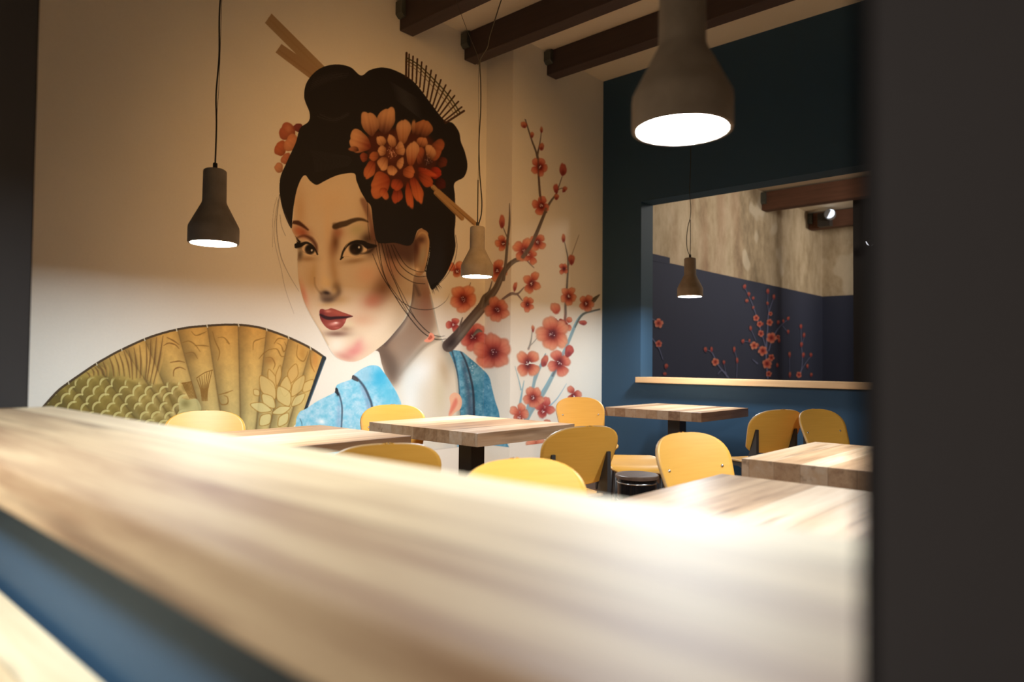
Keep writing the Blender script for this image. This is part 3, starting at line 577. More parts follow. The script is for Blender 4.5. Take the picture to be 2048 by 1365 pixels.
    C.line([(722, 508), (738, 504), (750, 494)], [2, 5, 2], (40, 28, 26), a=.7, soft=4)
    E2 = [(602, 495), (608, 489), (616, 487), (624, 490), (631, 499), (634, 509), (627, 511), (614, 508), (606, 503)]
    k = eye(E2, (620, 499), 10.5, (623.5, 501))
    C.line([(594, 492), (602, 490), (612, 486), (621, 489), (629, 497), (635, 509)], [9, 8, 5, 4, 4, 3], (26, 20, 20), k, a=.95, soft=1.8)
    C.blob(597, 490, 8, 7, (24, 18, 18), .95, 20, hard=3)
    for i in range(9):
        t = i/8; C.line([(600-8*t, 484+12*t), (590-6*t+2*math.sin(i*2), 477+15*t-5*math.cos(i))], [2.6, .4], (22, 18, 18), a=.95)
    C.line([(606, 506), (615, 511), (628, 513)], [1, 2, 1], (222, 190, 150), a=.8)
    C.line([(594, 476), (608, 472), (622, 478), (631, 490), (634, 503)], [2, 4, 8, 7, 3], (74, 36, 28), a=.75, soft=5, clip=fc)
    eb = C.new('eyebrow', 'face')
    C.line([(669, 454), (680, 450), (692, 447), (704, 442), (716, 439), (727, 440), (736, 444)], [9, 12, 11, 9, 7, 5, 2], (66, 50, 36), eb, a=.9, soft=3)
    C.fill([(665, 448), (673, 446), (678, 450), (677, 457), (670, 459)], (66, 50, 36), eb, a=.6, blur=1.5)
    eb = C.new('eyebrow', 'face')
    C.line([(586, 445), (596, 446), (606, 452), (616, 460)], [6, 9, 6, 3], (66, 34, 24), eb, a=.9, soft=3, clip=fc)
    # ---- ear
    er = C.new('ear', 'face')
    C.fill([(836, 462), (848, 458), (858, 468), (860, 485), (857, 510), (850, 540), (840, 552), (831, 546), (828, 520), (829, 490)], (176, 138, 104), er)
    C.blob(845, 512, 9, 24, (172, 158, 130), .8, 10); C.blob(834, 540, 5, 5, (236, 206, 170), .9); C.blob(832, 495, 7, 20, (88, 52, 42), .9); C.line([(832, 478), (842, 466), (853, 470), (857, 490), (852, 530)], [4, 4, 3], (206, 170, 124), a=.7, soft=2)
    C.blob(842, 480, 9, 8, (80, 48, 38), .8)
    # ---- hair
    hr = C.new('hair')
    hair = [(608, 190), (613, 166), (630, 144), (652, 132), (678, 129), (702, 135), (722, 151), (740, 140), (766, 135), (795, 143), (828, 164), (861, 206), (888, 240), (905, 246), (918, 264), (922, 284), (930, 305), (935, 332), (928, 354), (909, 367), (910, 393), (911, 440), (909, 465), (911, 494), (904, 522), (890, 552), (874, 571), (864, 580), (857, 566), (852, 545), (858, 515), (861, 485), (857, 466), (847, 457), (835, 462), (826, 485), (815, 492), (790, 486), (768, 487), (753, 482), (746, 446), (742, 414), (733, 402), (722, 384), (713, 362), (708, 347), (682, 349), (664, 355), (648, 363), (633, 370), (620, 362), (611, 351), (603, 357), (594, 379), (588, 409), (585, 435), (583, 457), (573, 440), (564, 414), (559, 383), (561, 354), (571, 330), (581, 308), (592, 284), (600, 257), (617, 243), (619, 226), (611, 205)]
    C.fill([(752, 480), (760, 500), (775, 520), (800, 520), (826, 530), (832, 500), (826, 470), (760, 460)], (70, 42, 34), a=.85, blur=6, clip=fc)
    C.fill([(720, 400), (734, 402), (746, 446), (752, 480), (742, 470), (736, 440)], (120, 80, 66), a=.7, blur=2, clip=fc)
    C.fill(hair, (33, 30, 32), hr)
    hm = C.full(hair)
    C.line([(858, 470), (861, 486), (858, 512), (851, 542)], 4, (33, 30, 32), a=1); C.line([(846, 457), (857, 465), (861, 486)], 3, (33, 30, 32), a=1)
    for i in range(26):   # sheen lines along the buns
        t = i/25
        if i % 3 == 0: C.line([(618+10*t, 186-34*t), (652+14*t, 168-26*t), (690-10*math.sin(i), 158-16*t)], .6, (96, 92, 92), a=.55*math.sin(3.1*t)+.05, clip=hm)
        if i % 4 == 0: C.line([(634+3*i % 9, 222+22*t), (668, 232+20*t), (700-2*i % 7, 220+20*t)], .6, (120, 116, 118), a=.6*math.exp(-((t-.4)/.2)**2), clip=hm)
        C.line([(776+2.6*i, 160+1.6*i), (784+2.4*i, 178+1.8*i), (790+2.3*i, 198+1.8*i)], .8, (98, 100, 106), a=.6*math.sin(3.1*t), clip=hm)
        C.line([(620+3*i, 300+.5*i), (628+3*i, 320), (630+2.6*i, 345-.5*i)], .7, (72, 72, 76), a=.4, clip=hm)
    C.line([(565, 418), (574, 438), (583, 455)], [1, 3, 1], (74, 66, 66), a=.7, soft=1.5, clip=hm)
    for i in range(7): C.line([(862+i*2, 572-i), (866+i*3, 588-i*1.5+3*math.sin(i*2))], [2.5, .3], (20, 16, 15), hr, a=.9)
    # loose strands
    for pts, w, a in [([(745, 508), (763, 550), (787, 588), (810, 623), (843, 663), (871, 679), (892, 678)], [1, 1.6, 1.6, 1.8, 1.8, 2, .5], .9), ([(763, 487), (775, 531), (792, 569), (808, 606), (834, 642), (857, 665), (876, 673), (890, 672)], [1.6, 1.6, 1.4, 1.6, 1.6, 1.4, .4], .9),
                      ([(757, 485), (766, 541), (787, 588), (815, 611), (838, 619), (867, 618), (890, 604), (899, 588)], [1.6, 1.6, 1.2, 1.6, 1.2, .8, .3], .8), ([(775, 490), (794, 541), (824, 564), (850, 568)], [1.4, 1.6, 1], .85),
                      ([(782, 490), (801, 531), (829, 552), (852, 553)], [1.4, 1.6, 1], .85), ([(787, 490), (810, 529), (834, 543), (849, 544)], [1.4, 1.4, .9], .8), ([(750, 480), (758, 520), (772, 560), (800, 600), (822, 640)], 1.2, .7), ([(770, 487), (784, 545), (806, 590), (830, 636), (850, 660)], 1.1, .7),
                      ([(559, 390), (553, 450), (560, 506), (576, 546), (598, 583)], [2, 1.6, 1.2, .6], .4), ([(556, 400), (548, 470), (562, 537), (571, 580), (588, 628)], [1.2, 1, .6], .3), ([(560, 430), (563, 452), (571, 472)], 1, .4), ([(554, 395), (546, 430), (545, 500)], .8, .3),
                      ([(712, 347), (718, 372), (728, 392), (734, 404)], [1.4, 1.2], .9), ([(911, 470), (914, 495), (908, 525), (893, 552), (876, 570)], [1, 1.2, .8], .8), ([(735, 402), (736, 450), (740, 480)], 1.2, .6)]:
        C.line(pts, w, (28, 20, 18), C.new('hair_strand'), a=a)
    # ---- comb
    cb = C.new('hair_comb')
    up = spline([(813, 106), (839, 121), (872, 150), (905, 186), (928, 222)], 8, False); lo = spline([(812, 153), (836, 170), (860, 204), (878, 226), (891, 246)], 8, False)
    n = 15
    for i in range(n):
        q = i/(n-1)*(len(up)-1); j = int(q); f = q-j; j2 = min(j+1, len(up)-1)
        a = up[j]*(1-f)+up[j2]*f; b = lo[j]*(1-f)+lo[j2]*f
        C.line([tuple(a), tuple(b)], 4.5 if i in (0, n-1) else 3.5, (70, 44, 34), cb, a=.95, smooth=False)
    for g, w, c in ((.2, 2.6, (70, 66, 40)), (.32, 2.2, (92, 80, 50)), (.46, 1.2, (110, 90, 56))):
        C.line([tuple(p) for p in up*(1-g)+lo*g], w, c, cb, a=.9, smooth=False)
    # ---- lower sticks
    for pts in ([(866, 374), (949, 447)], [(872, 386), (924, 437)]):
        st = C.new('hair_stick'); C.line(pts, 9, (172, 136, 92), st, smooth=False, soft=1.2); C.line([(x-2, y+2) for x, y in pts], 2, (112, 80, 52), a=.6, smooth=False)
    # ---- large flower in the hair
    hf = C.new('hair_flower')
    def Z(a, b): return (680+a/5.686, 200+b/5.686)
    T, O, Rr, G = (222, 166, 120), (206, 120, 76), (160, 66, 44), (150, 84, 60)
    C.fill([Z(330, 400), Z(600, 330), (Z(980, 400)), Z(1100, 560), Z(1090, 760), Z(960, 900), Z(820, 980), Z(560, 980), Z(400, 860), Z(320, 640)], (78, 36, 28), hf, blur=3)
    for (zx, zy, rx, ry, rot, c, b, bd) in [
        (1140, 950, 70, 60, 30, (84, 30, 28), (60, 20, 20), 200), (1160, 710, 60, 60, 20, (110, 50, 36), (70, 30, 26), 200), (940, 330, 105, 105, 40, (196, 128, 84), (90, 46, 36), 110), (1100, 560, 75, 120, 20, (186, 104, 66), (110, 50, 38), 200),
        (835, 310, 22, 85, 5, (196, 140, 96), (120, 70, 50), 90), (520, 240, 110, 145, 20, T, (112, 62, 50), 100), (340, 270, 90, 150, -25, T, (150, 90, 66), 80), (225, 480, 120, 130, -30, T, (160, 70, 46), 20), (160, 560, 60, 30, 10, (170, 110, 80), (80, 40, 30), 20),
        (720, 360, 75, 150, 0, T, (190, 120, 80), 90), (275, 650, 50, 50, 0, (156, 78, 52), (110, 46, 34), 0), (390, 640, 50, 60, 20, (190, 110, 68), (150, 80, 54), 0), (340, 790, 65, 105, 15, O, Rr, -60), (460, 960, 110, 150, 10, O, (176, 66, 38), -20),
        (500, 1060, 50, 70, -20, O, (170, 60, 36), -60), (650, 1080, 65, 90, 10, (186, 84, 54), (110, 34, 28), -90), (650, 960, 75, 65, 0, (190, 88, 54), (130, 50, 36), -60), (785, 1090, 45, 140, -8, (212, 110, 64), (176, 64, 36), -90), (870, 1020, 65, 150, -22, (216, 118, 70), (170, 62, 38), -100),
        (970, 900, 65, 105, -35, (190, 88, 52), (130, 50, 34), 210), (1080, 830, 65, 75, 20, (176, 54, 34), (120, 34, 26), 180), (980, 820, 110, 40, 22, (200, 84, 48), (140, 44, 28), 180), (910, 640, 45, 100, 5, (176, 98, 64), (110, 50, 38), 60),
        (820, 610, 70, 140, 5, T, (176, 88, 54), 90), (780, 820, 75, 65, 0, O, (160, 80, 50), 200), (935, 480, 60, 60, 0, (216, 146, 100), (140, 80, 56), 110), (1030, 600, 60, 85, -10, T, (176, 106, 66), 110),
        (470, 470, 55, 60, 0, T, (176, 116, 80), 60), (590, 470, 45, 80, -12, T, (180, 118, 80), 80), (480, 580, 52, 55, 0, T, (176, 116, 80), 20), (685, 560, 55, 75, -15, T, (176, 110, 74), 160), (490, 720, 65, 75, 0, T, (180, 110, 74), -60),
        (685, 720, 42, 62, 10, T, (190, 120, 80), 200), (590, 800, 55, 62, 0, T, (190, 120, 80), -90)]:
        C.petal(*Z(zx, zy), rx/5.686, ry/5.686, rot, c, np.minimum(np.array(c)*1.1, 255), np.array(b)*.82, hf, 1.6, .96, bd, .06)
    C.blob(*Z(590, 610), 11, 13, (130, 72, 50), .8); C.blob(*Z(1000, 700), 9, 12, (56, 34, 34), .85); C.blob(*Z(640, 400), 4, 12, (110, 60, 44), .4)
    rg = random.Random(3)
    for i in range(34):
        x, y = Z(590+rg.gauss(0, 26), 610+rg.gauss(0, 32)); C.blob(x, y, .9, .9, (240, 190, 160), .8)
        x, y = Z(1000+rg.gauss(0, 24), 700+rg.gauss(0, 36)); C.blob(x, y, .8, .8, (214, 180, 176), .6 if i % 2 else 0)
    # ---- loose petals
    pt = C.new('petal'); C.fill([(897, 832), (901, 812), (899, 795), (907, 786), (918, 789), (924, 802), (921, 818), (911, 825), (902, 833)], (240, 186, 152), pt)
    C.fill([(898, 831), (904, 810), (912, 796), (915, 806), (908, 820)], (226, 120, 100), a=.8, blur=1.5)
    pt = C.new('petal'); C.fill([(848, 682), (856, 675), (860, 666), (867, 669), (869, 677), (862, 684), (853, 685)], (240, 156, 128), pt); C.fill([(856, 678), (861, 671), (865, 675), (860, 680)], (180, 84, 62), a=.8)
    return C

def paint_night_branches():
    """the coral blossoms on the dark wall of the next room"""
    C = Canvas(1290, 540, 1660, 775, 3, (54, 60, 80))
    def N(a, b): return (1250+a/2.904, 330+b/2.904)
    for pts, w in [([(830, 1240), (820, 1100), (828, 960), (835, 860), (865, 770)], [3, 3, 2, .8]), ([(830, 1100), (800, 1000), (770, 900), (740, 810), (695, 710)], [2, 1.6, .8]), ([(835, 860), (828, 800), (830, 740)], [1, .8]),
                   ([(835, 1080), (860, 1000), (900, 940), (950, 895)], [2.4, 1.6, .8]), ([(915, 935), (940, 965)], 1), ([(790, 1090), (760, 1040), (690, 1025)], [1.6, .8]), ([(600, 1235), (540, 1160), (505, 1090), (470, 1075)], [2.6, 2, .8]), ([(540, 1215), (560, 1195), (590, 1210)], 1.4),
                   ([(648, 1235), (650, 1140), (636, 1070)], [1.2, .8]), ([(1015, 1235), (1030, 1150), (1025, 1040), (1022, 940)], [1.6, .8]), ([(1015, 1210), (1050, 1150), (1085, 1105)], [1.2, .8]), ([(955, 1235), (956, 1110)], .8), ([(160, 1010), (195, 1060), (220, 1130)], [2, 1]), ([(150, 890), (185, 910)], 1.6), ([(740, 1130), (770, 1155)], [1, 2.5]), ([(590, 1235), (575, 1150)], .8), ([(1040, 1000), (1025, 1060)], .8), ([(730, 950), (760, 1020)], 1)]:
        C.line([N(*p) for p in pts], w, (116, 122, 160), C.new('cherry_branch'), a=.8, soft=.7)
    for (x, y, r, red) in [(762, 890, 15, .4), (782, 925, 14, .4), (790, 980, 15, .4), (840, 915, 16, .3), (850, 1005, 25, .3), (750, 1050, 18, .1), (800, 1080, 22, .3), (825, 1155, 24, .3), (850, 1120, 16, .4), (835, 1215, 14, .4), (525, 1145, 18, .2), (845, 865, 10, .4), (1010, 1220, 14, .4), (195, 920, 22, .3), (196, 1040, 16, .5), (888, 1000, 10, .4)]:
        blossom(C, *N(x, y), r/2.904*1.15, x % 70, 5, 1.1, 0, red, dark=.7)
    for (x, y, rx, ry, red) in [(695, 708, 9, 14, .6), (720, 752, 8, 13, .5), (708, 790, 9, 11, .2), (745, 775, 7, 10, .5), (830, 735, 8, 16, .6), (865, 768, 8, 14, .5), (828, 805, 7, 10, .4), (730, 950, 7, 14, .5), (685, 1025, 9, 12, .5), (723, 1022, 6, 10, .5), (890, 915, 8, 12, .5), (920, 908, 6, 10, .5), (948, 893, 8, 11, .5),
                                (948, 970, 7, 12, .5), (895, 1022, 8, 12, .4), (468, 1073, 9, 14, .5), (503, 1073, 8, 14, .6), (575, 1148, 7, 12, .5), (635, 1073, 7, 16, .5), (652, 1137, 7, 16, .5), (1022, 940, 7, 15, .6), (1040, 990, 7, 14, .5), (1025, 1045, 8, 15, .6), (1036, 1105, 8, 15, .5), (1080, 1105, 8, 12, .5), (956, 1103, 7, 16, .3), (958, 1220, 7, 16, .4), (885, 1165, 7, 14, .5), (1060, 1170, 7, 12, .4), (240, 1170, 11, 14, .5), (232, 1215, 10, 10, .5), (745, 830, 6, 9, .4), (1082, 1220, 7, 12, .4), (800, 925, 5, 9, .3), (772, 1050, 6, 10, .3)]:
        bud(C, *N(x, y), rx/2.904, ry/2.904, 0, red)
    return C
# ------------------------------------------------------------------ the room shell
ZC = 4.33; YM = 4.85; YP = 4.5; XP = 4.98; XB = 6.5; XB2 = 6.74; Y0 = -3.2
XN0, XN1 = .35, .59; SILL = 1.02; OT = 2.375; OY0, OY1 = .092, 2.46
FO0, FO1 = 1.0, 4.0; FT = 2.895; FS = .955           # the far opening: y range, top, bottom
struct(MB().box((-4, Y0, -.1), (XB, YM, 0)).build('floor', M['floor']))
struct(MB().box((XN0, Y0, ZC), (XB2, YM+.2, ZC+.15)).build('ceiling', M['ceiling']))
struct(MB().box((XN0, YM, 0), (XP, YM+.2, ZC)).build('wall_left', M['plaster']), 'cream plaster wall behind the painted portrait')
struct(MB().box((XP, YP, 0), (XB, YM+.2, ZC)).build('wall_pier', M['plaster']), 'cream plaster pier standing forward in the corner beside the blue wall')
struct(MB().box((XN1, Y0-.2, 0), (XB, Y0, ZC)).build('wall_right', M['plaster']))
def wall_with_opening(name, x0, x1, ya, yb, y0, y1, z0, z1, mat):
    m = MB().box((x0, ya, 0), (x1, y0, ZC)).box((x0, y1, 0), (x1, yb, ZC)).box((x0, y0, 0), (x1, y1, z0)).box((x0, y0, z1), (x1, y1, ZC))
    return m.build(name, mat)
struct(wall_with_opening('wall_far', XB, XB2, Y0, YM+.2, FO0, FO1, FS, FT, M['blue']), 'dark blue wall with a wide opening into the next room')
near = struct(wall_with_opening('wall_near', XN0, XN1, Y0, YM, OY0, OY1, SILL-.06, OT, M['blue']), 'dark wall around the opening the photo looks through')
# reveals of the near opening are painted black
rv = MB().box((XN0-.003, OY1-.006, SILL), (XN1+.003, OY1+.0, OT)).box((XN0-.004, OY0-.0, SILL), (XN1+.004, OY0+.006, OT)).box((XN0-.004, OY0, OT-.006), (XN1+.004, OY1, OT))
rv.box((XN0-.004, Y0, SILL-.06), (XN0, OY0+.006, ZC)).box((XN1, OY1-.006, SILL), (XN1+.003, YM, ZC))
struct(rv.build('trim_1', M['black_paint']), 'near black jambs of the opening')
# sills
s = thing('window_sill', 'broad blurred oak ledge filling the foreground, lying in the opening', 'ledge', ((.255+.66)/2, 1.25, SILL-.06))
o = MB().box((-.2025, 1.25-1.157-1.25, 0), (.2025, OY1-1.25, .06)).build('board', M['sill'], s, bevel=.006)
s = thing('window_sill', 'long pale oak ledge under the wide opening in the blue wall', 'ledge', (XB, 2.5, FS))
MB().box((-.075, FO0-2.55, 0), (.235, FO1+.02-2.5, .058)).build('board', M['sill_far'], s, bevel=.004)
# exposed beams with steel shoes
def beam(x, yend, w, zb, mat, label, group, y0=Y0, zt=ZC, shoe=True, sh=.16):
    t = thing('ceiling_beam', label, 'beam', (x, yend, zb), 0, group)
    MB().box((0, y0-yend+.02, 0), (w, -.001, zt-zb)).build('timber', mat, t, bevel=.008)
    b = MB().prism([(-.05, zt-zb-.02), (-.05, .13), (-.02, .10), (w*.5, .10), (w*.5, zt-zb-.001), (-.02, zt-zb-.001)], 'y', -.085, -.001)
    if shoe: b.build('steel_shoe', M['steel'], t, bevel=.005)
    return t
G1 = 'dark ceiling beams over the dining room'
beam(3.87, YM, .15, 4.07, M['beam'], 'dark ceiling beam meeting the wall highest above the painted comb', G1)
beam(4.66, YM, .15, 4.07, M['beam'], 'dark ceiling beam crossed by the slanting lamp cable', G1)
beam(5.49, YP, .15, 4.085, M['beam'], 'dark ceiling beam ending on the pier nearest the blue wall', G1)
# ------------------------------------------------------------------ the next room behind the opening
X2 = 14.8; ZF = 4.12; ZP = 2.54
struct(MB().box((XB2, YM, 0), (X2+.2, YM+.2, ZP)).build('wall_next_room_left', M['night']), 'night blue painted dado of the next room with coral blossoms')
struct(MB().box((XB2, YM, ZP), (X2+.2, YM+.2, ZF)).build('wall_next_room_upper', M['old_plaster']), 'bare stained plaster above the night blue paint')
struct(MB().box((XB2+.01, YM-.004, ZP-.02), (8.62, YM+.0, ZP+.075)).build('trim_2', M['night']))
struct(MB().box((X2, -3, 0), (X2+.2, YM, ZP)).build('wall_next_room_back', M['night']))
struct(MB().box((X2, -3, ZP), (X2+.2, YM, ZF)).build('wall_next_room_back_upper', M['old_plaster']))
struct(MB().box((XB2, -3.2, 0), (X2+.2, -3, ZF)).build('wall_next_room_right', M['night']))
struct(MB().box((XB2, -3.2, ZF), (X2+.2, YM+.2, ZF+.15)).build('ceiling_next_room', M['ceiling']))
struct(MB().box((XB2, -3.2, -.1), (X2, YM, 0)).build('floor_next_room', M['floor']))
G2 = 'old beams in the next room'
beam(11.75, YM, .2, 3.79, M['beam_far'], 'old brown beam above the plaster, nearer one in the next room', G2, y0=-2.9, zt=ZF-.02)
beam(14.0, YM, .2, 3.79, M['beam_far'], 'old brown beam carrying the small spotlight in the next room', G2, y0=-2.9, zt=ZF-.02)
def at_y(px, py, Y):
    d = FW+RT*((px-CX)/F_PX)-UP*((py-CY)/F_PX); return Vector((0, 0, CAM_H))+d*(Y/d.y)
def at_x(px, py, X):
    d = FW+RT*((px-CX)/F_PX)-UP*((py-CY)/F_PX); return Vector((0, 0, CAM_H))+d*(X/d.x)
# pillar standing in front of the back wall
struct(MB().box((12.4, 2.5, 0), (12.7, 3.57, ZF)).build('pillar_next_room', M['black_paint']), 'black pillar hiding the end of the stained wall')
# spotlight hanging on the beam
p = at_x(1664, 440, 13.9)
t = thing('spotlight', 'small black spotlight with a pale lens fixed below the old beam', 'spotlight', p)
MB().box((-.16, -.02, -.13), (.0, .22, .13)).build('housing', M['black'], t, bevel=.02)
MB().tube([(-.13, .03, .07), (-.20, -.03, .07)], [.10, .11], 20).build('barrel', M['black'], t)
MB().lathe([(.001, 0), (.085, .0), (.09, .02)], 24).build('lens', emit('spot_lens_light', (.75, .85, 1.0), 1.2), t).matrix_local = Matrix.Translation((-.215, -.03, .07)) @ Matrix.Rotation(math.radians(-72), 4, 'Y')
p = at_x(1745, 480, 12.0)
t = thing('spotlight', 'tiny white glowing lamp at the edge of the dark jamb', 'spotlight', p)
MB().lathe([(.001, .07), (.05, .05), (.075, -.06), (.07, -.07), (.001, -.07)], 20).build('shade', M['black'], t).matrix_local = Matrix.Rotation(math.radians(60), 4, 'X')
MB().tube([(0, 0, .06), (0, 0, ZF-p.z-.002)], .012).build('stem', M['black'], t)
MB().lathe([(.001, -.073), (.068, -.073)], 20).build('lens', emit('small_lens_light', (.9, .9, 1.0), 5), t).matrix_local = Matrix.Rotation(math.radians(60), 4, 'X') @ Matrix.Rotation(math.radians(-50), 4, 'Y')
# ------------------------------------------------------------------ mural
def colour_mesh(name, P, C3, faces, parent):
    me = bpy.data.meshes.new(name); n, k = len(P), len(faces)
    me.vertices.add(n); me.vertices.foreach_set('co', P.astype(np.float32).ravel())
    me.loops.add(k*4); me.loops.foreach_set('vertex_index', faces.astype(np.int32).ravel())
    me.polygons.add(k); me.polygons.foreach_set('loop_start', np.arange(0, k*4, 4, dtype=np.int32)); me.polygons.foreach_set('loop_total', np.full(k, 4, np.int32))
    me.update(calc_edges=True)
    a = me.color_attributes.new('paint', 'FLOAT_COLOR', 'POINT'); a.data.foreach_set('color', np.concatenate([C3, np.ones((n, 1))], 1).astype(np.float32).ravel())
    return link(name, me, M['mural'], parent)
def srgb2lin(c):
    c = np.clip(c/255, 0, 1); return np.where(c <= .04045, c/12.92, ((c+.055)/1.055)**2.4)
def lay(C, facets, root, step):
    """carry the painting onto wall facets: each facet = (origin, u axis, v axis, du, dv)"""
    L = srgb2lin(C.c); parts = {}
    for (O, U, V, du, dv, st) in facets:
        nu, nv = int(round(du/st))+1, int(round(dv/st))+1
        gu, gv = np.meshgrid(np.linspace(0, du, nu), np.linspace(0, dv, nv))
        P = np.array(O)[None, None]+gu[..., None]*np.array(U)+gv[..., None]*np.array(V)
        x, y = proj((P[..., 0], P[..., 1], P[..., 2]))
        fx, fy = (x-C.x0)*C.sc-.5, (y-C.y0)*C.sc-.5
        ok = (fx > 0) & (fy > 0) & (fx < C.W-2) & (fy < C.H-2)
        ix, iy = np.clip(np.floor(fx).astype(int), 0, C.W-2), np.clip(np.floor(fy).astype(int), 0, C.H-2); ax, ay = (fx-ix)[..., None], (fy-iy)[..., None]
        c = (L[iy, ix]*(1-ax)+L[iy, ix+1]*ax)*(1-ay)+(L[iy+1, ix]*(1-ax)+L[iy+1, ix+1]*ax)*ay
        idv = np.where(ok, C.id[iy, ix], 0)
        q = np.stack([idv[:-1, :-1], idv[1:, :-1], idv[:-1, 1:], idv[1:, 1:]]).max(0)
        vi = np.arange(nu*nv).reshape(nv, nu)
        F4 = np.stack([vi[:-1, :-1], vi[:-1, 1:], vi[1:, 1:], vi[1:, :-1]], -1)
        for k in np.unique(q):
            if k == 0: continue
            f = F4[q == k]; used, inv = np.unique(f, return_inverse=True)
            parts.setdefault(int(k), []).append((P.reshape(-1, 3)[used], c.reshape(-1, 3)[used], inv.reshape(-1, 4)))
    made = {}
    for k in sorted(parts):
        name, par = C.names[k]; off = 0; PP, CC, FF = [], [], []
        for (p_, c_, f_) in parts[k]: PP.append(p_); CC.append(c_); FF.append(f_+off); off += len(p_)
        if sum(len(f_) for f_ in FF) < 6: continue
        made[k] = (colour_mesh(name, np.concatenate(PP), np.concatenate(CC), np.concatenate(FF), root), par, name)
    byname = {}
    for k, (o, par, name) in made.items(): byname.setdefault(name, o)
    for k, (o, par, name) in made.items():
        if par and par in byname: o.parent = byname[par]
    return byname
mur = thing('wall_mural', 'wall painting of a dark-haired woman in a blue kimono with golden fan and coral blossoms', 'mural', (0, 0, 0))
e = .0015
byn = lay(paint_mural(), [((.62, YM-e, .35), (1, 0, 0), (0, 0, 1), XP-.62-.002, 3.85, .0031), ((XP-e, YM-.002, .35), (0, -1, 0), (0, 0, 1), YM-YP-.002, 3.2, .0035), ((XP-e, YP-e, .35), (1, 0, 0), (0, 0, 1), XB-XP, 3.2, .0042)], mur, .003)
mur2 = thing('wall_mural', 'coral blossom branches painted on the night blue wall seen through the opening', 'mural', (0, 0, 0))
lay(paint_night_branches(), [((8.0, YM-.006, .9), (1, 0, 0), (0, 0, 1), 6.78, 1.65, .0095)], mur2, .01)
# ------------------------------------------------------------------ tables
def table(x0, x1, y0, y1, th, mat, label, z=.75, seed=0, col=.062):
    cx, cy = (x0+x1)/2, (y0+y1)/2; a, b = (x1-x0)/2, (y1-y0)/2
    t = thing('dining_table', label, 'table', (cx, cy, 0), 0, 'square oak tables')
    MB().box((-a, -b, z-th), (a, b, z)).build('tabletop', mat, t, bevel=.003)
    MB().box((-col, -col, .02), (col, col, z-th)).build('pedestal', M['black'], t, bevel=.004)
    MB().box((-.21, -.21, 0), (.21, .21, .018)).build('base_plate', M['black'], t, bevel=.004)
    return t
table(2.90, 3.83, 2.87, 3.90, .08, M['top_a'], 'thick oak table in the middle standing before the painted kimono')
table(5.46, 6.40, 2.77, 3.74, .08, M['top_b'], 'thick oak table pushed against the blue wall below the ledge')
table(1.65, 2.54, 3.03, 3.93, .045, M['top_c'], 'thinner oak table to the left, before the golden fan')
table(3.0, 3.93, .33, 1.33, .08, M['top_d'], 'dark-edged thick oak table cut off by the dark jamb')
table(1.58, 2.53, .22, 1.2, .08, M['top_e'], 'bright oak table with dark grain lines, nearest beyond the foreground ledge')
t = table(-.62, .335, .72, 2.0, .045, M['sill'], 'blurred oak table corner at bottom left below the blue wall')
t['group'] = 'tables on the photographer side'; 
# ------------------------------------------------------------------ chairs
REC = math.radians(22); BH = .345
def backrest_mesh():
    H = BH; vs, fs = [], []
    rows = [0, .004, .012, .025, .045, .07, .10, .13, .16, .19]+[.19+(H-.19)*math.sin(PI/2*t) for t in (.1, .2, .3, .4, .5, .6, .69, .77, .84, .9, .94, .97, .99, 1)]
    def halfw(v):
        w = .200+.035*min(v/.22, 1)**.8
        q = max(0, (v-.19)/(H-.19)); w *= max(0, 1-q**3.0)**(1/2.7)
        return w*(1-.16*max(0, 1-v/.05)**2.2)
    n = 25
    for v in rows:
        hw = halfw(v)
        for k in range(n):
            u = -hw+2*hw*k/(n-1); vv = v+(.02*(abs(u)/.2)**3*max(0, 1-v/.05))
            vs.append((u, -.155-vv*math.sin(REC)+.7*u*u, .52+vv*math.cos(REC)+.01*u*u))
    for j in range(len(rows)-1):
        for i in range(n-1): fs.append((j*n+i, j*n+i+1, (j+1)*n+i+1, (j+1)*n+i))
    me = bpy.data.meshes.new('backrest'); me.from_pydata(vs, [], fs)
    bm = bmesh.new(); bm.from_mesh(me); bmesh.ops.remove_doubles(bm, verts=bm.verts, dist=.0002); bm.to_mesh(me); bm.free(); return me
def seat_mesh():
    vs, fs = [], []; nu, nv = 16, 20
    for j in range(nv+1):
        v = j/nv; y = -.20+.44*v
        hw = .215*(1-.10*(1-v)); q = abs(2*v-1); hw *= max(.0, 1-max(0, (q-.72)/.28)**2.6*.30)
        for i in range(nu+1):
            u = -1+2*i/nu
            z = .452-.014*(1-u*u)*math.sin(PI*v)-.045*max(0, (v-.78)/.22)**2+.018*max(0, (.16-v)/.16)**2
            vs.append((u*hw, y, z))
    for j in range(nv):
        for i in range(nu): fs.append((j*(nu+1)+i, j*(nu+1)+i+1, (j+1)*(nu+1)+i+1, (j+1)*(nu+1)+i))
    me = bpy.data.meshes.new('seat'); me.from_pydata(vs, [], fs); return me
def solid(o, th, off=0):
    s_ = o.modifiers.new('thickness', 'SOLIDIFY'); s_.thickness = th; s_.offset = off; s_.material_offset_rim = 1; s_.use_even_offset = False
    return o
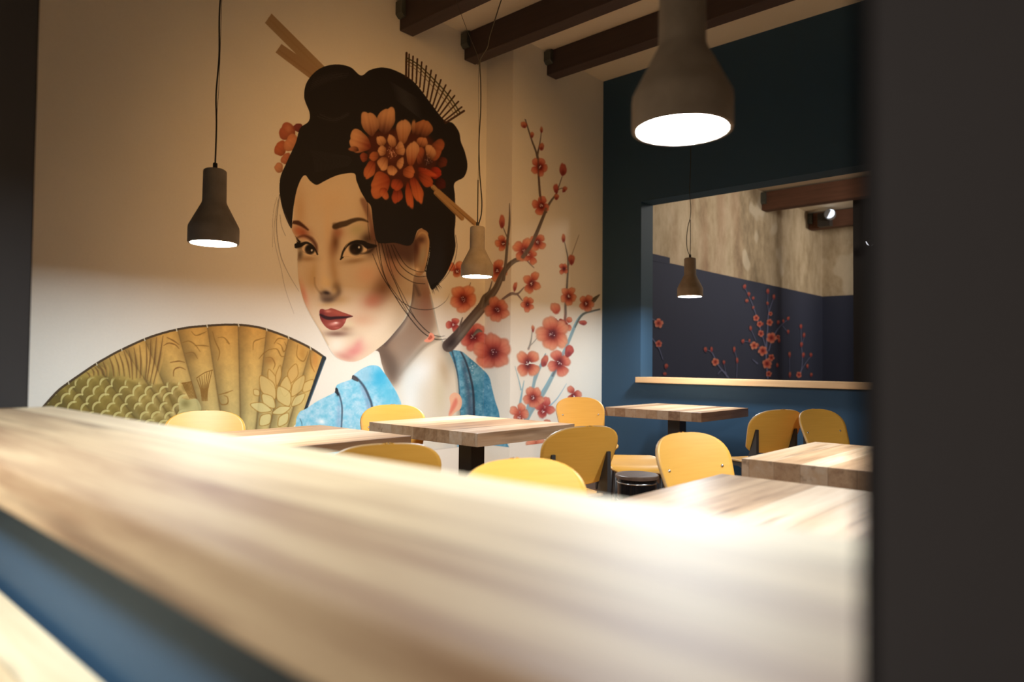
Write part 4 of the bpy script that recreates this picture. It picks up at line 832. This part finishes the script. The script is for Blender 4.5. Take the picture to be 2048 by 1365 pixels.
def make_chair():
    t = thing('dining_chair', '', 'chair', group='yellow plywood chairs')
    solid(link('backrest', backrest_mesh(), [M['ply'], M['ply_edge']], t, True), .013)
    solid(link('seat', seat_mesh(), [M['ply'], M['ply_edge']], t, True), .013)
    bz = .175; yb = lambda v, u: -.155-v*math.sin(REC)+.7*u*u-.007
    for s_ in (-1, 1):
        x = s_*.172; a, b = x-.011, x+.011; yr = yb(bz, .172)-.016
        MB().prism([(yr, .52+(bz+.012)*math.cos(REC)), (yb(bz+.012, .172)-.002, .52+(bz+.014)*math.cos(REC)), (yb(0, .172)-.002, .52), (-.12, .445), (-.02, .445), (-.02, .41), (-.13, .38), (yr+.03, 0), (yr-.005, 0), (yr, .40)], 'x', a, b).build('leg', M['black'], t)
        MB().prism([(-.02, .445), (.165, .437), (.18, .42), (.225, 0), (.20, 0), (.14, .405), (-.02, .41)], 'x', a, b).build('leg', M['black'], t)
        d = Vector((0, math.cos(REC), math.sin(REC))); c = Vector((s_*.172, yb(bz, .172)+.007, .52+bz*math.cos(REC)))
        MB().tube([c-d*.010, c+d*.009, c+d*.012], [.008, .008, .004], 12).build('bolt', M['bolt'], t, True)
    MB().box((-.16, .12, .395), (.16, .14, .42)).build('seat_rail', M['black'], t); MB().box((-.16, -.15, .395), (.16, -.13, .42)).build('seat_rail', M['black'], t)
    return t
chair0 = make_chair(); used = []
def chair(px, py, deg, label, dz=.84, along=0):
    """put the top of the backrest on the ray; deg = heading of the sitter, measured from +X"""
    p = at_z(px, py, dz); c = chair0 if not used else copy_tree(chair0); used.append(c)
    r = math.radians(deg); f = Vector((math.cos(r), math.sin(r), 0))
    c.location = Vector((p.x, p.y, 0))+f*(.155+BH*math.sin(REC)); c.rotation_euler.z = r-PI/2; c['label'] = label; return c
chair(411, 822, -114, 'yellow plywood chair before the painted fan, only its back showing')
chair(786, 810, -126, 'yellow plywood chair before the painted blue kimono, behind the middle table')
chair(1178, 853, 70, 'yellow chair seen from behind with black legs, right of the middle table')
chair(1155, 795, -124, 'yellow chair in the corner, its back facing out against the white pier')
chair(1030, 918, -110, 'yellow plywood chair with blurred pale back, lowest among the chairs before the middle table')
chair(777, 888, 62, 'dark yellow chair seen from behind beside the thinner left table')
chair(1364, 866, -106, 'yellow chair with bright front-facing back and bolt, alone before the blue-wall table')
chair(1566, 820, 62, 'yellow chair seen from behind with a shaded back, by the blue wall')
chair(1627, 819, -110, 'yellow chair before the blue wall, its bright back overlapping a shaded one')
# backless seat and low round stool
p = at_z(1272, 925, .45)
t = thing('low_stool', 'low yellow plywood seat without a back, behind the small dark round stool', 'stool', (p.x, p.y, 0), math.radians(130))
solid(link('seat', seat_mesh(), [M['ply'], M['ply_edge']], t, True), .013)
for a in (-1, 1):
    for b in (-1, 1): MB().tube([(a*.15, b*.14, .43), (a*.17, b*.17, 0)], .012, 10).build('leg', M['black'], t, True)
p = at_z(1274, 950, .46)
t = thing('round_stool', 'small dark round stool with a wooden top between the yellow chairs', 'stool', (p.x, p.y, 0))
MB().lathe([(.0005, .44), (.132, .44), (.135, .447), (.135, .46), (.13, .464), (.0005, .464)], 40).build('seat', M['stool'], t, 'auto')
m = MB().lathe([(.125, 0), (.12, .05), (.118, .25), (.122, .40), (.122, .44)], 40)
m.build('drum', plain('dark_glossy_metal', (.03, .03, .034), .18, .8), t, 'auto')
for z in (.41, .30): MB().lathe([(.124, z), (.128, z+.004), (.124, z+.009)], 40).build('hoop', M['bolt'], t, True)
# ------------------------------------------------------------------ pendant lamps
def shade_profile(k=1.0):
    out = [(.020, .372), (.046, .372), (.0535, .366), (.055, .358), (.0565, .212), (.060, .200), (.112, .098), (.1185, .085), (.120, .070), (.120, .008), (.118, .0), (.108, .0), (.106, .004), (.104, .06), (.09, .09), (.05, .19), (.02, .2)]
    return out
def cable(pts, r, name, t, mat): return MB().tube([tuple(q) for q in spline3(pts)], r, 8).build(name, mat, t, True)
def spline3(P, n=8):
    P = [np.array(p, float) for p in P]; out = []
    for i in range(len(P)-1):
        a, b, c, d = P[max(i-1, 0)], P[i], P[i+1], P[min(i+2, len(P)-1)]
        for k in range(n):
            u = k/n; out.append(.5*(2*b+(c-a)*u+(2*a-5*b+4*c-d)*u*u+(3*b-a-3*c+d)*u**3))
    out.append(P[-1]); return out
def pendant(loc, label, style, group='concrete pendant lamps', s=1.0, glow=None):
    t = thing('pendant_lamp', label, 'lamp', loc, 0, group); t.scale = (s, s, s)
    MB().lathe(shade_profile(), 64).build('lamp_shade', M['concrete'], t, 'auto')
    MB().lathe([(.0005, .003), (.1065, .003)], 48).build('diffuser', glow or M['glow'], t)
    MB().lathe([(.0005, .405), (.010, .405), (.011, .40), (.011, .375), (.016, .372), (.0005, .371)], 16).build('cord_grip', M['cord'], t, 'auto')
    top = (ZC-loc[2])/s; sx = RT.x; sy = RT.y         # cables sway in the plane facing the entrance
    def off(d, z): return (sx*d, sy*d, z)
    if style == 'straight':
        cable([off(0, .40), off(.002, .60), off(-.003, .75), off(.008, .95), off(.005, 1.15), off(.012, 1.4), off(.006, 1.9), off(.0, top-.01)], .0042, 'cord', t, M['cord'])
        cable([off(0, .40), off(.004, .66), off(.010, .80), off(.014, 1.1), off(.014, 1.5), off(.0, top-.01)], .0012, 'suspension_wire', t, M['cord'])
    elif style == 'swag':
        cable([off(0, .40), off(0, .72)], .0042, 'sleeve', t, M['cord'])
        hz = 1.60
        cable([off(.006, .385), off(.026, .46), off(.03, .56), off(.018, .70), off(.010, .80), off(.004, 1.0), off(.014, 1.25), off(.012, 1.45), off(.004, hz), off(.02, hz+.05), off(.06, hz+.12), off(.075, hz+.2), off(.12, hz+.35), off(.2, min(hz+.62, top)), off(.28, top-.01)], .0045, 'cord', t, M['cord'])
        cable([off(0, .72), off(.002, 1.1), off(-.004, hz-.1), off(0, hz)], .0013, 'suspension_wire', t, M['cord'])
        cable([off(0, hz), off(-.02, hz+.07), off(-.075, hz+.2), off(-.16, hz+.42), off(-.26, hz+.7), off(-.30, top-.01)], .0016, 'hanger_wire', t, M['cord'])
        MB().tube([off(-.012, hz-.012), off(0, hz), off(.013, hz+.014)], .004, 8).build('hook', M['cord'], t)
    elif style == 'loop':
        cable([off(0, .39), off(-.028, .46), off(-.032, .58), off(-.020, .68), off(.0, .76), off(.006, .86), off(-.006, 1.0), off(-.002, 1.15), off(.004, 1.35), off(.0, 1.8), off(0, top-.01)], .0036, 'cord', t, M['cord'])
        cable([off(0, .40), off(.004, .56), off(.002, .74)], .0036, 'sleeve', t, M['cord'])
    MB().lathe([(.0005, top-.035), (.045, top-.03), (.05, top-.001), (.0005, top-.001)], 24).build('ceiling_rose', M['cord'], t, 'auto')
    return t
def on_plane(px, py, z): return at_z(px, py, z)
p = at_z(427, 488, 1.74); pendant((p.x, p.y, 1.74), 'concrete pendant lamp hanging on the left before the bare mural wall', 'straight')
p = at_z(954, 554, 1.79); pendant((p.x, p.y, 1.79), 'concrete pendant lamp hanging between the painted hair and the pier', 'swag')
p = at_z(1380, 594, 1.80); pendant((p.x, p.y, 1.80), 'smallest concrete pendant lamp, hanging in front of the wide opening', 'loop')
p = at_z(1364, 262, 1.73); pendant((p.x, p.y, 1.73), 'large blurred concrete pendant lamp close overhead', 'straight')
# unseen lamps: one inferred on the photographer's side, one added to brighten the room
pendant((-.32, 1.25, 1.75), 'concrete pendant lamp over the table on the near side of the opening', 'straight', 'lamps out of the picture', 1.0, M['glow_dim'])
pendant((3.45, .75, 1.76), 'added unseen concrete pendant lamp brightening the table and chair behind the dark jamb', 'straight', 'lamps out of the picture')
# ------------------------------------------------------------------ unseen fill lights added to brighten the next room
def area(name, loc, size, power, col, rot=(0, 0, 0)):
    l = bpy.data.lights.new(name, 'AREA'); l.shape = 'DISK'; l.size = size; l.energy = power; l.color = col
    o = bpy.data.objects.new(name, l); COL.objects.link(o); o.location = loc; o.rotation_euler = rot; return o
area('added_next_room_fill', (9.6, 1.6, 3.7), .6, 60, (1.0, .88, .74), (math.radians(62), 0, 0))
area('added_next_room_fill', (12.6, 1.6, 3.6), .6, 75, (1.0, .88, .74), (math.radians(62), 0, math.radians(-12)))
# added warm fill on the mural, with a made-up fixture out of view
t = thing('spotlight', 'added unseen black spotlight warming the mural', 'spotlight', (2.9, .9, 3.86), 0, 'lamps out of the picture')
MB().lathe([(.0005, .16), (.05, .16), (.055, .15), (.055, .0), (.05, .0), (.045, .12)], 24).build('housing', M['black'], t, 'auto')
MB().tube([(0, 0, .15), (0, 0, ZC-3.86-.002)], .012).build('stem', M['black'], t)
l = bpy.data.lights.new('added_mural_fill', 'SPOT'); l.energy = MURAL_FILL; l.color = (1.0, .52, .17); l.spot_size = math.radians(74); l.spot_blend = 1.0; l.shadow_soft_size = .45
o = bpy.data.objects.new('added_mural_fill', l); COL.objects.link(o); o.location = (2.9, .9, 3.8)
d = Vector((4.0, 4.85, 1.75))-o.location; o.rotation_euler = d.to_track_quat('-Z', 'Y').to_euler()
